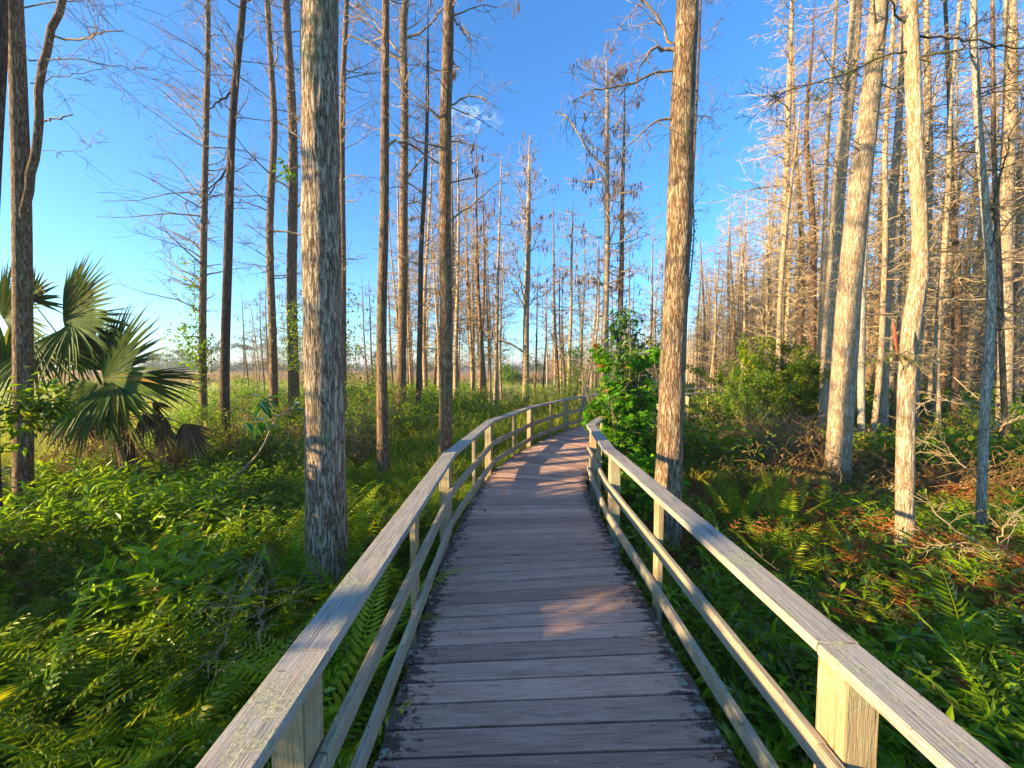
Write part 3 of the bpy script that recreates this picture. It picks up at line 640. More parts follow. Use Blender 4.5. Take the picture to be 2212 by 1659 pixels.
major('cypress_tree', 18.5, [(1335, 880, 14), (1340, 650, 11), (1345, 450, 9), (1347, 330, 7), (1349, 215, 3)], 'thinner cypress close to the right of the tall catkin-hung one', seed=15, ztop=15.2, crown=CR(4, 15, 60, 2.0, 6, 3, up=.3, catkins=60, prof=lambda q: 1 - .6 * q))
major('cypress_tree', 20.0, [(1228, 880, 9), (1232, 700, 7), (1237, 500, 4)], 'thin pale stem left of the maple sapling, seen over the far railing', seed=16, ztop=10.5, bark='bark_pale', twig='twig_pale', crown=CR(2.5, 10.3, 60, 1.7, 6, 3, up=.1))
major('cypress_tree', 14.5, [(1251, 905, 8), (1262, 860, 8), (1276, 790, 7), (1290, 700, 6), (1293, 620, 5)], 'small leaning pale stem just over the far end of the left railing', seed=17, ztop=6.5, bark='bark_pale', twig='twig_pale', crown=CR(1.2, 6.3, 26, 1.0, 5, 2, up=.2))
# --- right of the walk
major('cypress_tree', 4.75, [(1440, 1260, 64), (1443, 1100, 61), (1449, 900, 56), (1457, 700, 54), (1466, 500, 54), (1473, 300, 52), (1480, 130, 49), (1486, 0, 46), (1493, -200, 42)], 'large sunlit brown trunk close against the right railing', bark='bark_mid', sides=56, ridge=.0055, flare=.06, seed=18, crown=CR(7.5, 17, 22, 2.4), limbs=[
      ([(1454, 95), (1426, 53), (1396, 7), (1379, -6)], 6, 4, 10, .6), ([(1456, 107), (1430, 106), (1408, 107), (1396, 120), (1383, 147), (1374, 170)], 8, 3, 8, .35),
      ([(1452, 152), (1423, 153), (1389, 167), (1360, 183), (1319, 193), (1293, 192), (1263, 203), (1236, 221)], 6, 2, 22, .5),
      ([(1448, 257), (1416, 258), (1389, 283), (1353, 320), (1335, 350)], 5.5, 1.5, 12, .45), ([(1500, 238, .1), (1512, 215, .3), (1560, 190, .5), (1600, 160, .6)], 3, 1, 12, .5)])
major('cypress_tree', 9.5, [(1466, 900, 5), (1474, 700, 5), (1492, 520, 5), (1501, 300, 5), (1510, 100, 5), (1514, 0, 4)], 'very thin stem rising along the right side of the large sunlit trunk', seed=19, ztop=13, bark='bark_dark', crown=CR(5.5, 12.5, 36, 1.2, 6, 2, up=.35))
RT_ = dict(up=.08, wob=.2)
major('cypress_tree', 15.5, [(1680, 900, 19), (1686, 730, 17), (1694, 520, 16), (1699, 350, 14), (1707, 130, 11), (1712, 0, 9)], 'pale straight trunk rising behind the big leafy bush', seed=20, bark='bark_pale', twig='twig_pale', crown=[CR(4.5, 20, 80, 2.6, 7, 3, up=.05, wob=.2), CR(6, 16, 26, 3.3, 7, 3, up=.15, side=math.pi)])
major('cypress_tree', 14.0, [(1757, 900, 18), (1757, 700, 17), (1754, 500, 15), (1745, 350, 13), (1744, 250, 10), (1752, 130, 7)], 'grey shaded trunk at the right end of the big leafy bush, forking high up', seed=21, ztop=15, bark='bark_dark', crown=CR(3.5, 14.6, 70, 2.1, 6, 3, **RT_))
major('cypress_tree', 12.2, [(1772, 950, 15), (1770, 780, 13), (1775, 600, 12), (1783, 450, 11), (1790, 300, 10), (1800, 100, 8)], 'narrow pale stem touching the left side of the leaning pair of big trunks', seed=22, bark='bark_pale', twig='twig_pale', crown=CR(3, 16, 52, 1.8, 6, 3, **RT_))
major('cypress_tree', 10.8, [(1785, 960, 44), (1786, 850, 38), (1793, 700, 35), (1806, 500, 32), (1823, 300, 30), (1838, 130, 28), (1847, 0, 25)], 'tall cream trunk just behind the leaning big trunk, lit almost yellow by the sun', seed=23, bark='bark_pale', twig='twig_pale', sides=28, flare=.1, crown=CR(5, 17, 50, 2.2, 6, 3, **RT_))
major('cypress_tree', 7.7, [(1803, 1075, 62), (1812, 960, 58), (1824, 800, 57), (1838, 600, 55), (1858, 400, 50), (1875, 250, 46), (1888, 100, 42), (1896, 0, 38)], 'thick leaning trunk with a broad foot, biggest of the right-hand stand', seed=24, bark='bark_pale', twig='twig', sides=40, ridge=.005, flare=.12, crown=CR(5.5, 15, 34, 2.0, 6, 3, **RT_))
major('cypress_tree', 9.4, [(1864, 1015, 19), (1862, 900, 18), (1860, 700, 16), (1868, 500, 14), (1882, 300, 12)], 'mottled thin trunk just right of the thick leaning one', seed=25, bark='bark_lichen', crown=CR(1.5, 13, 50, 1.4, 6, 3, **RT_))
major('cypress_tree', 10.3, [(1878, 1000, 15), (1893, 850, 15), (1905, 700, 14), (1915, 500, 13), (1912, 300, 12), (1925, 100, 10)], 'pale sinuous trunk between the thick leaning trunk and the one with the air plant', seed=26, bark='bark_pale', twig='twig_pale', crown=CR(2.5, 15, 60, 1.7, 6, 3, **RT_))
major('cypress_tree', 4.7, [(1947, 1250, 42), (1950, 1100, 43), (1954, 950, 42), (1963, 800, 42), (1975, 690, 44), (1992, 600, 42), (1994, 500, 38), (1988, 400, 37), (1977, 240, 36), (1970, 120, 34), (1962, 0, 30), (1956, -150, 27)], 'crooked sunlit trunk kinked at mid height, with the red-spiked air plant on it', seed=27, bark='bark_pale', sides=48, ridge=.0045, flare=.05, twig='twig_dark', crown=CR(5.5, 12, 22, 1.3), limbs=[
      ([(1957, 112), (1935, 112), (1899, 113, .2), (1859, 123, .3), (1806, 127, .4), (1766, 133, .5), (1726, 157, .5), (1659, 217, .5)], 6, 1.5, 26, .5),
      ([(1982, 77), (2042, 80), (2090, 84), (2126, 90), (2160, 99), (2215, 104)], 6, 4, 14, .6),
      ([(1982, 83), (1985, 97), (1983, 123), (2000, 137), (2002, 155), (1996, 172)], 5, 2, 0, 0), ([(2000, 318), (2015, 300), (2050, 295), (2090, 310)], 4, 1.5, 8, .4)])
major('cypress_tree', 11.2, [(2028, 985, 19), (2027, 880, 18), (2026, 720, 16), (2035, 560, 15), (2048, 400, 13), (2058, 200, 11), (2072, 0, 9)], 'yellow-lit thin trunk right of the air plant tree', seed=28, bark='bark_pale', twig='twig_pale', crown=CR(1.5, 16, 70, 2.0, 6, 3, **RT_))
major('cypress_tree', 12.4, [(2062, 965, 20), (2065, 800, 18), (2068, 600, 17), (2058, 400, 14), (2048, 200, 12), (2043, 100, 10)], 'dark thin trunk standing behind the yellow-lit one', seed=29, bark='bark_dark', crown=CR(2, 16, 70, 2.0, 6, 3, **RT_))
major('cypress_tree', 5.4, [(2114, 1190, 24), (2119, 1050, 25), (2125, 900, 24), (2138, 750, 24), (2142, 600, 23), (2132, 450, 21), (2118, 280, 19), (2110, 150, 17), (2103, 0, 15)], 'curving grey trunk mottled with lichen near the right edge of the photo', seed=30, bark='bark_lichen', sides=30, ridge=.003, flare=.05, twig='twig_dark', crown=CR(1.2, 11, 46, 1.3, 6, 3, up=0, wob=.22), limbs=[([(2128, 420), (2143, 455), (2150, 480), (2147, 520)], 7, 5, 2, .3), ([(2143, 455), (2160, 380), (2190, 280), (2215, 200)], 6, 3, 10, .5), ([(2110, 195), (2160, 180), (2215, 150)], 4, 1.5, 10, .5)])
major('cypress_tree', 8.7, [(2180, 1060, 17), (2173, 900, 16), (2165, 750, 15), (2158, 600, 15), (2150, 450, 13), (2145, 250, 11)], 'thin orange-footed trunk between the lichen-mottled trunk and the right edge', seed=31, bark='bark', crown=CR(.6, 13, 70, 1.6, 6, 3, **RT_))
major('cypress_tree', 11.5, [(2166, 950, 36), (2170, 700, 36), (2172, 500, 35), (2180, 300, 33), (2182, 100, 31), (2180, 0, 29)], 'broad yellow-lit trunk deep in the stand beside the right edge of the photo', seed=32, bark='bark_pale', twig='twig_pale', sides=24, flare=.1, crown=CR(3, 16, 60, 2.2, 6, 3, **RT_))

# ------------------------------------------------------------------ background cypress stands
def make_proto(seed, h, r, bark, twig, up, n1, L1, z0f, cat_n=0, n2=6, n3=3, rmin=.009):
    rng = np.random.default_rng(seed); K = 16; zz = np.linspace(0, h, K)
    lean = rng.normal(0, .02, 2); ph = rng.uniform(0, 6, 2); am = rng.uniform(.04, .13)
    P = np.stack([lean[0] * zz + am * np.sin(zz * .5 + ph[0]), lean[1] * zz + am * np.sin(zz * .43 + ph[1]), zz], 1); P -= P[0]
    Rr = r * (1 - zz / h) ** .75 + .012; Rr[0] *= 1.25
    V, Q = trunk_mesh(rng, P, Rr, 9); a = Acc(); a.add(V, Q, .5)
    tm = a.mesh('cypress_trunk', M[bark], True)
    acc = Acc(); ls = crown_lines(rng, P, Rr, z0f, .985, n1, L1, n2, n3, up=up, rmin=rmin, wob=.2, prof=lambda q: np.minimum(1, .5 + 1.6 * q) * (1 - .45 * q ** 1.5)); add_lines(acc, ls)
    cm = acc.mesh('cypress_crown', M[twig]); km = None
    if cat_n: km = catkins(rng, np.concatenate([l[0][:, -2:].reshape(-1, 3) for l in ls[-2:]]), cat_n, 1.6).mesh('cypress_catkins', M['catkin'])
    return tm, cm, km, h
PROT_R = [make_proto(100 + i, [12.5, 14, 15.5, 13, 16.5, 11][i], [.085, .11, .13, .10, .15, .075][i], ['bark_pale', 'bark_pale', 'bark', 'bark_pale', 'bark_pale', 'bark'][i], 'twig_pale', .08, 84, 1.8, .12, rmin=.007) for i in range(6)]
PROT_L = [make_proto(200 + i, [9, 10.5, 12, 11][i], [.06, .08, .10, .09][i], ['bark_pale', 'bark_pale', 'bark', 'bark_pale'][i], ['twig_pale', 'twig_pale', 'twig', 'twig_pale'][i], .22, 50, 1.6, .2, [0, 0, 30, 0][i], 5, 3, .006) for i in range(4)]
placed = []
def put(proto, x, y, sc, rz_, label, group):
    tm, cm, km, h = proto
    o = empty('bare_cypress', (x, y, -.76)); o.rotation_euler = (0, 0, rz_); o.scale = (sc, sc, sc); tag(o, label, 'tree', group)
    link('trunk', tm, o); link('crown', cm, o)
    if km: tag(link('catkins', km, o), kind='stuff')
    placed.append((x, y))
rt = np.random.default_rng(77)
def stand(n, pxr, dr, protos, label, group, sep=.8, pw=1.0, scr=(.85, 1.15), hz=None):
    k = 0; tries = 0
    while k < n and tries < n * 60:
        tries += 1
        px = rt.uniform(*pxr); u = rt.random() ** pw; d = dr[0] + (dr[1] - dr[0]) * u
        x = (px - 1106) / F * d
        if any((x - a) ** 2 + (d - b) ** 2 < sep ** 2 for a, b in placed): continue
        if d < 20 and walk_dist(np.array([x]), np.array([d]))[0] < 2.2: continue
        sc = rt.uniform(*scr)
        if hz: sc *= hz(px, d)
        put(protos[rt.integers(len(protos))], x, d, sc, rt.uniform(0, 6.28), label, group); k += 1
SR = 'thin pale bare cypress crowded into the sunlit stand right of the boardwalk'
stand(86, (1640, 2330), (11.5, 30), PROT_R, SR, 'cypresses crowded right of the boardwalk', 1.0, .8, (.85, 1.2))
stand(84, (1520, 2250), (26, 58), PROT_R, SR, 'cypresses crowded right of the boardwalk', 1.2, .8, (.8, 1.1), hz=lambda px, d: min(1, .66 + (px - 1500) / 700))
stand(50, (1498, 1690), (22, 40), PROT_R, SR, 'cypresses crowded right of the boardwalk', .9, 1, (.8, 1.0), hz=lambda px, d: .82 + (px - 1500) / 900)
SC = 'slim bare cypress in the open row behind the left railing'
stand(38, (850, 1085), (18, 34), PROT_L, SC, 'slim cypresses behind the left railing', .9, 1, (1.0, 1.45))
stand(30, (1150, 1440), (22, 46), PROT_L, 'slim bare cypress between the lone catkin-hung tree and the large sunlit trunk', 'slim cypresses beyond the bend', 1.2, 1, (.8, 1.3))
stand(20, (500, 880), (17, 36), PROT_L, 'small bare cypress among shrubs behind the massive trunk', 'small cypresses on the marsh edge', 1.2, 1, (.5, .95))

# far stands: masses of trunks at the back, one object each
def far_wood(name, label, xy, hts, mat_t, mat_c, seed, twn=26, leaf=None):
    rng = np.random.default_rng(seed); N = len(xy); K = 5; P = np.zeros((N, K, 3)); f = np.linspace(0, 1, K)
    P[:, :, 0] = xy[:, :1] + rng.normal(0, .02, (N, 1)) * f * hts[:, None]; P[:, :, 1] = xy[:, 1:2]; P[:, :, 2] = -.8 + f[None] * hts[:, None]
    Rr = (.010 * hts[:, None] + .02) * (1 - .85 * f[None]) * rng.uniform(.7, 1.3, (N, 1))
    a = Acc(); v, q = tubes(P, Rr, 4); a.add(v, q, .5); root = empty(name, (float(xy[:, 0].mean()), float(xy[:, 1].mean()), -.8)); tag(root, label, 'woodland', kind='stuff')
    S, D, rr, t = children(rng, P, Rr, twn, .2, 1, 1.3, .25); L = np.repeat(hts, twn) * .13 * rng.uniform(.3, 1.2, len(S)) * (1.25 - t)
    A = grow(rng, S, D, L, 4, .2, .03); Ra = np.full((len(S), 4), .02) * np.linspace(1, .5, 4)[None]; b = Acc(); v, q = tubes(A, Ra, 3); b.add(v, q, .5)
    S2, D2, r2, t2 = children(rng, A, Ra, 3, .2, 1, .8, .5); B = grow(rng, S2, D2, np.repeat(L, 3) * .5, 3, .2, .0); v, q = tubes(B, np.full((len(S2), 3), .011), 3); b.add(v, q, .5)
    a.obj('trunks', M[mat_t], root, origin=root.location); tag(b.obj('twigs', M[mat_c], root, origin=root.location), kind='stuff')
    return root
n = 900; px = rt.uniform(1470, 2400, n); d = rt.uniform(50, 100, n); xy = np.c_[(px - 1106) / F * d, d]
far_wood('distant_cypress_wood', 'wall of distant bare cypress trunks closing off the right side', xy, rt.uniform(8, 14, n) * np.clip(.62 + (px - 1470) / 500, .5, 1), 'bark_pale', 'twig_pale', 301, 12)
n = 260; px = rt.uniform(1180, 1520, n); d = rt.uniform(60, 110, n); xy = np.c_[(px - 1106) / F * d, d]
far_wood('distant_cypress_wood', 'low band of reddish bare cypresses across the far marsh beyond the maple sapling', xy, rt.uniform(5.0, 8.5, n) * (1 + (px - 1180) / 500), 'bark', 'twig_pale', 302, 20)
n = 420; px = rt.uniform(300, 1250, n); d = rt.uniform(175, 230, n); xy = np.c_[(px - 1106) / F * d, d]
far_wood('distant_cypress_wood', 'grey line of leafless trees on the far side of the marsh', xy, rt.uniform(6, 10.5, n) * np.where(px < 760, 1.6, 1), 'bark_lichen', 'twig', 303, 16)

# far green tree line: leafy crowns on the marsh edge
def far_crowns(name, label, cx, mat_, seed, n_leaf, lsize):
    rng = np.random.default_rng(seed); a = Acc()
    for (x, y, z, rx, rzz) in cx:
        m = n_leaf; u = unit(rng.normal(0, 1, (m, 3))) * rng.random((m, 1)) ** .45; lump = 1 + .25 * np.sin(u[:, :1] * 5 + x) * np.cos(u[:, 2:] * 6)
        C = np.array([x, y, z]) + u * lump * np.array([rx, rx, rzz]); v, q, r = leafquads(rng, C, lsize, 1.5, .2); a.add(v, q, r)
    o = a.obj(name, M[mat_]); tag(o, label, 'woodland', kind='stuff'); return o
cx = []
for _ in range(150):
    px = rt.uniform(300, 1480); d = rt.uniform(150, 185) if px < 1300 else rt.uniform(100, 120); h = rt.uniform(1.6, 3.6); cx.append(((px - 1106) / F * d, d, -.7 + h * .8, h * 1.3, h))
far_crowns('distant_thicket', 'bluish green thicket along the far edge of the marsh', cx, 'pine', 311, 240, .75)
# the pines behind the left trunks: individual trees, flat topped
for i, (px, py, wpx, d, base) in enumerate([(395, 752, 40, 105, 800), (455, 742, 46, 100, 800), (525, 722, 44, 92, 800), (575, 716, 52, 96, 800), (640, 720, 50, 104, 800), (768, 738, 40, 110, 800), (330, 760, 44, 112, 800), (250, 768, 40, 118, 800), (815, 752, 34, 120, 800), (150, 772, 50, 120, 800), (60, 770, 55, 118, 800)]):
    rng = np.random.default_rng(400 + i); T = at(px, py, d); o = np.array([T[0], T[1], -.75]); root = empty('pine_tree', tuple(o)); tag(root, 'round-crowned pine far across the marsh behind the left-hand trunks', 'tree', 'pines far across the marsh')
    hh = T[2] + .75; P = np.stack([np.array([rng.normal(0, .1) * f, 0, hh * f * .97]) for f in np.linspace(0, 1, 7)]); v, q = tubes(P[None], np.linspace(.22, .06, 7)[None], 6); a = Acc(); a.add(v, q, .5); a.obj('trunk', M['bark_dark'], root)
    rx = wpx / F * d / 2; a = Acc()
    for c in range(9):
        cc_ = np.array([rng.normal(0, rx * .5), rng.normal(0, rx * .5), hh - rng.uniform(.1, .42) * hh]); u = unit(rng.normal(0, 1, (130, 3))) * rng.random((130, 1)) ** .5
        v, q, r = leafquads(rng, cc_ + u * np.array([rx * .5, rx * .5, rx * .22]), .4, 2, .1); a.add(v, q, r)
    a.obj('crown', M['pine'], root)

# ------------------------------------------------------------------ undergrowth prototypes (quads)
def proto_herb(rng, h=.7, nl=16, ls=.14):
    P = catmull([(0, 0, 0), (rng.normal(0, .05), rng.normal(0, .05), h * .5), (rng.normal(0, .10), rng.normal(0, .10), h)], 7)
    a = Acc(); v, q = tubes(P[None], np.linspace(.006, .002, 7)[None], 3); a.add(v, q, .15)
    t = np.linspace(.25, 1, nl) * 6 * .999; i = t.astype(int); C = P[i] * (1 - (t - i))[:, None] + P[np.minimum(i + 1, 6)] * (t - i)[:, None]
    v, q, r = leafquads(rng, C, ls, 3.2, .05); a.add(v, q, r); return a
def proto_fern(rng, nf=7, L=.75, npn=15, pl=.12, upr=1.15):
    a = Acc()
    for k in range(nf): frond(a, rng, np.zeros(3), k * 2 * math.pi / nf + rng.normal(0, .3), L * rng.uniform(.7, 1.15), npn, pl * rng.uniform(.85, 1.15), upr + rng.normal(0, .15))
    return a
def frond(a, rng, base, az, L, npn, pl, upr, arch=1.0, width=None, tone=None, flat=0.0):
    K = 10; s = np.linspace(0, 1, K); el = upr - arch * s ** 1.4; h = np.array([math.cos(az), math.sin(az), 0])
    step = np.stack([h * math.cos(e) + np.array([0, 0, math.sin(e)]) for e in el]) * (L / K); P = base + np.concatenate([[np.zeros(3)], np.cumsum(step, 0)[:-1]])
    v, q = tubes(P[None], np.linspace(.0045, .0012, K)[None] * (L / .75) ** .5, 3); a.add(v, q, .8)
    t = np.linspace(.16, .99, npn); ti = t * (K - 1) * .999; i = ti.astype(int); f = (ti - i)[:, None]; C = P[i] * (1 - f) + P[np.minimum(i + 1, K - 1)] * f
    T = unit(P[np.minimum(i + 1, K - 1)] - P[i]); side0 = np.cross(T, np.array([0, 0, 1.])); side0 = unit(side0); nrm = unit(np.cross(side0, T))
    prof = np.minimum(1, (t - .05) * 5) * (1 - t) ** .55 + .06; r_ = rng.random() if tone is None else tone
    for sgn in (1, -1):
        S = side0 * sgn; D = unit(S * .93 + T * .38 + nrm * rng.normal(.05, .14, (npn, 1))); ln = (pl * prof * rng.uniform(.9, 1.1, npn))[:, None]; W = ln * .10 + .0045 * (L / .75) if width is None else ln * width
        b = C; m = C + D * ln * .4; e = C + D * ln + T * ln * .14 - nrm * ln * .16; l = m + T * W; r = m - T * W
        V = np.stack([b, l, e, r], 1).reshape(-1, 3); o = np.arange(npn)[:, None] * 4
        a.add(V, o + np.array([[0, 1, 2, 3]]), np.clip(r_ * .7 + .3 * rng.random(npn), 0, 1))
    return P
def proto_grass(rng, n=12, h=.5, w=.006, sp=.12):
    a = Acc(); az = rng.uniform(0, 6.28, n); rr = rng.uniform(0, sp, n); hh = h * rng.uniform(.5, 1.2, n)
    b = np.stack([np.cos(az) * rr, np.sin(az) * rr, np.zeros(n)], 1); o = np.stack([np.cos(az), np.sin(az), np.zeros(n)], 1); s = np.stack([-np.sin(az + 1), np.cos(az + 1), np.zeros(n)], 1) * w
    m = b + o * hh[:, None] * .15 + np.array([0, 0, 1]) * hh[:, None] * .6; e = b + o * hh[:, None] * rng.uniform(.2, .6, n)[:, None] + np.array([0, 0, 1]) * hh[:, None]
    V = np.stack([b - s, b + s, m + s, m - s, e + s * .15, e - s * .15], 1).reshape(-1, 3); k = np.arange(n)[:, None] * 6
    a.add(V, np.concatenate([k + np.array([[0, 1, 2, 3]]), k + np.array([[3, 2, 4, 5]])], 1).reshape(-1, 4), np.repeat(rng.random(n), 2)); return a
def proto_brush(rng, h=.6, n=9):
    a = Acc(); S = np.zeros((n, 3)); D = unit(np.c_[rng.normal(0, .6, (n, 2)), np.ones(n)]); A = grow(rng, S, D, h * rng.uniform(.5, 1.3, n), 6, .25, -.02)
    v, q = tubes(A, np.linspace(.005, .002, 6)[None].repeat(n, 0), 3); a.add(v, q, rng.random(len(q)))
    S2, D2, r2, t2 = children(rng, A, np.full((n, 6), .003), 4, .2, 1, .8); B = grow(rng, S2, D2, h * .35 * rng.uniform(.3, 1, len(S2)), 4, .3); v, q = tubes(B, np.full((len(S2), 4), .0018), 3); a.add(v, q, rng.random(len(q)))
    v, q, r = leafquads(rng, B[:, -1], .05, 2.2, .6); a.add(v, q, r); return a
def proto_clump(rng, h=.5, n=40, ls=.07, sp=.28):
    a = Acc(); C = np.c_[rng.normal(0, sp * .5, (n, 2)), rng.uniform(.05, 1, n) ** .8 * h]; v, q, r = leafquads(rng, C, ls, 1.9, .25); a.add(v, q, r); return a

def bake(a):
    return np.concatenate(a.V), np.concatenate(a.Q), np.concatenate(a.r)
def scatter(name, label, cat, protos, pos, sc, mat_, seed, tilt=.18, tone=.55, toneshift=None, face_sun=0):
    rng = np.random.default_rng(seed); N = len(pos); which = rng.integers(len(protos), size=N); Vs = []; Qs = []; rs = []; off = 0
    for k, p in enumerate(protos):
        V, Q, r = bake(p); m = np.where(which == k)[0]
        if len(m) == 0: continue
        az = rng.uniform(0, 2 * math.pi, len(m)); tx, ty = rng.normal(0, tilt, (2, len(m))); c, s = np.cos(az), np.sin(az)
        S = sc[m]; x = (V[None, :, 0] * c[:, None] - V[None, :, 1] * s[:, None]) * S[:, None]; y = (V[None, :, 0] * s[:, None] + V[None, :, 1] * c[:, None]) * S[:, None]; z = V[None, :, 2] * S[:, None]
        x = x + z * tx[:, None]; y = y + z * ty[:, None]
        W = np.stack([x, y, z], -1) + pos[m][:, None, :]
        Vs.append(W.reshape(-1, 3)); Qs.append((Q[None] + (np.arange(len(m)) * len(V))[:, None, None]).reshape(-1, 4) + off); off += len(m) * len(V)
        ts = rng.random(len(m)) if toneshift is None else np.clip(toneshift[m] + rng.normal(0, .12, len(m)), 0, 1)
        rs.append(np.clip(r[None] * tone + ts[:, None] * (1 - tone), 0, 1).reshape(-1))
    me = mesh_arrays(name, np.concatenate(Vs), np.concatenate(Qs), np.concatenate(rs), None, False, M[mat_])
    o = link(name, me); tag(o, label, cat, kind='stuff'); return o

TRK = [(o.location.x, o.location.y) for o in bpy.data.objects if o.name.startswith('cypress_tree')]
def sample(rng, n, pxr, dr, pw=1.0, wd=.98, rej=None):
    """ground points, evenly spread over the picture height rather than over the ground"""
    out = []
    while sum(len(o) for o in out) < n:
        m = n; u = rng.random(m); inv = 1 / dr[0] + (1 / dr[1] - 1 / dr[0]) * u ** pw; d = 1 / inv; px = rng.uniform(*pxr, m); x = (px - 1106) / F * d
        k = walk_dist(x, d) > wd
        for tx, ty in TRK: k &= (x - tx) ** 2 + (d - ty) ** 2 > .09
        if rej is not None: k &= rej(x, d)
        out.append(np.c_[x, d, np.full(m, -.75)][k])
    return np.concatenate(out)[:n]
def patch(x, y, s, seed):
    r = np.random.default_rng(seed); ph = r.uniform(0, 6, 8); return .5 + .25 * (np.sin(x / s + ph[0] + 1.3 * np.sin(y / s * .8 + ph[1])) + np.sin(y / s * 1.2 + ph[2] + 1.1 * np.sin(x / s * .7 + ph[3])))
rg = np.random.default_rng(900)
H1 = [proto_herb(rg, rg.uniform(.6, .8), 18, .12) for _ in range(5)]; H2 = [proto_herb(rg, .55, 13, .15) for _ in range(4)]
F1 = [proto_fern(rg) for _ in range(5)]; F2 = [proto_fern(rg, 5, .6, 10, .13) for _ in range(4)]
C1 = [proto_clump(rg) for _ in range(4)]; C2 = [proto_clump(rg, .8, 46, .10, .5) for _ in range(4)]
B1 = [proto_brush(rg) for _ in range(4)]; GR = [proto_grass(rg) for _ in range(4)]; GL = [proto_grass(rg, 14, .75, .011, .2) for _ in range(4)]
left = (-700, 1106); right = (1106, 2900)
left_ok = lambda x, y: (x < -.2) | (y > 9)
# left, close by: leafy herbs, sun painted into the leaf tone, rising towards it
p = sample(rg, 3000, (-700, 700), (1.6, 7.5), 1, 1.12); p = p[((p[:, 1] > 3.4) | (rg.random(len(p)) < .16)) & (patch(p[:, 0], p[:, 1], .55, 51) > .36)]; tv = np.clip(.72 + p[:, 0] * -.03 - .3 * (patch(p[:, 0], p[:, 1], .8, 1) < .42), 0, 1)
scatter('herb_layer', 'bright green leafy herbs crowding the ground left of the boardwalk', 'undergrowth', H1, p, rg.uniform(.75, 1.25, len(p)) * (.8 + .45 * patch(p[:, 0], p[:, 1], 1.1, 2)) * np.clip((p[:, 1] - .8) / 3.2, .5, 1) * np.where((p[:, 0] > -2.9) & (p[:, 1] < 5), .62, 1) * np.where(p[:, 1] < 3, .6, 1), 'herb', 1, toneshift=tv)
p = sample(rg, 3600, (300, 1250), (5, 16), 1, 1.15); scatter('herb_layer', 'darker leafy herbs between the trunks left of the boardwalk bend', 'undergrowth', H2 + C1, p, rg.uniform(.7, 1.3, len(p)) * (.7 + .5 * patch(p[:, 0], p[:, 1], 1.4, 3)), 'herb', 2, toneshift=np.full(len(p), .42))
p = sample(rg, 3400, (1150, 2800), (1.8, 9), 1, 1.12); scatter('herb_layer', 'low leafy plants on the shaded ground right of the boardwalk', 'undergrowth', H2 + C1, p, rg.uniform(.5, 1.05, len(p)), 'herb', 3, toneshift=np.full(len(p), .24))  # low tone value puts shade into the leaf colour
p = sample(rg, 700, (1380, 2300), (7, 24), 1, 1.3); scatter('brush_layer', 'brown twiggy brush between the shrubs of the right-hand stand', 'undergrowth', B1, p, rg.uniform(1.2, 2.2, len(p)), 'brush', 33, tilt=.3)
p = sample(rg, 1900, (1380, 2400), (8, 34), 1, 1.3, lambda x, y: patch(x, y, 1.6, 44) > .42); scatter('shrub_layer', 'leafy green growth at the feet of the right-hand cypress stand', 'undergrowth', C2, p, rg.uniform(.6, 1.3, len(p)) * (.8 + 1.3 * patch(p[:, 0], p[:, 1], 2.2, 4)), 'bush', 4)
p = sample(rg, 3000, (380, 1450), (11.5, 30), 1, 1.5); scatter('shrub_layer', 'bushy green and yellow growth along the marsh edge behind the left trunks', 'undergrowth', C2, p, rg.uniform(.6, 1.3, len(p)) * (.5 + 1.3 * patch(p[:, 0], p[:, 1], 1.9, 5)) * np.where((p[:, 0] / p[:, 1] * F + 1106 > 1050) | (p[:, 0] / p[:, 1] * F + 1106 < 480), .45, 1), 'herb', 5)
HB = [proto_herb(rg, rg.uniform(.75, 1.0), 20, .19) for _ in range(4)]
p = sample(rg, 560, (-500, 480), (3.1, 7), 1, 1.2); p = p[patch(p[:, 0], p[:, 1], .55, 51) > .42]; scatter('herb_layer', 'taller broad-leaved herbs catching the sun at the left edge', 'undergrowth', HB, p, rg.uniform(.8, 1.15, len(p)), 'herb', 31, toneshift=np.full(len(p), .82))  # raised tone puts the sun into these leaves
p = sample(rg, 420, (1180, 2500), (1.9, 5.5), 1, 1.2); scatter('herb_layer', 'broad-leaved plants in the shade right of the boardwalk', 'undergrowth', HB, p, rg.uniform(.45, .8, len(p)), 'herb', 32, toneshift=np.full(len(p), .28))  # same plants with shade painted in by a lowered tone
# ferns
p = sample(rg, 520, (-700, 900), (1.7, 7), 1, 1.2); scatter('fern_layer', 'mixed ferns among the herbs left of the boardwalk', 'ferns', F1, p, rg.uniform(.7, 1.2, len(p)) * np.where(p[:, 1] < 3, .75, 1), 'fern', 6)
p = sample(rg, 700, (700, 1300), (4.5, 18), 1, 1.12); scatter('fern_layer', 'dense sword ferns filling the inside of the left railing bend', 'ferns', F1, p, rg.uniform(.8, 1.4, len(p)), 'fern', 7)
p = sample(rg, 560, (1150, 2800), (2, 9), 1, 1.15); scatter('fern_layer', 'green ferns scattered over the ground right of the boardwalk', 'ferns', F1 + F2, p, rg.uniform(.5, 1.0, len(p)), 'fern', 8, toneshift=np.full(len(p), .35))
p = sample(rg, 680, (1450, 2400), (2.6, 10), 1, 1.2, lambda x, y: patch(x, y, .9, 6) > .5); scatter('dead_fern_layer', 'withered reddish brown ferns on the right-hand ground', 'ferns', F2, p, rg.uniform(.9, 1.4, len(p)), 'fern_dead', 9, tilt=.3)
F3 = [proto_fern(rg, 6, .95, 19, .17, 1.2) for _ in range(5)]
p = sample(rg, 120, (-500, 850), (1.7, 4.6), 1, 1.2); scatter('fern_layer', 'large ferns with open fronds in the left foreground', 'ferns', F3, p, rg.uniform(.75, 1.15, len(p)), 'fern', 27)
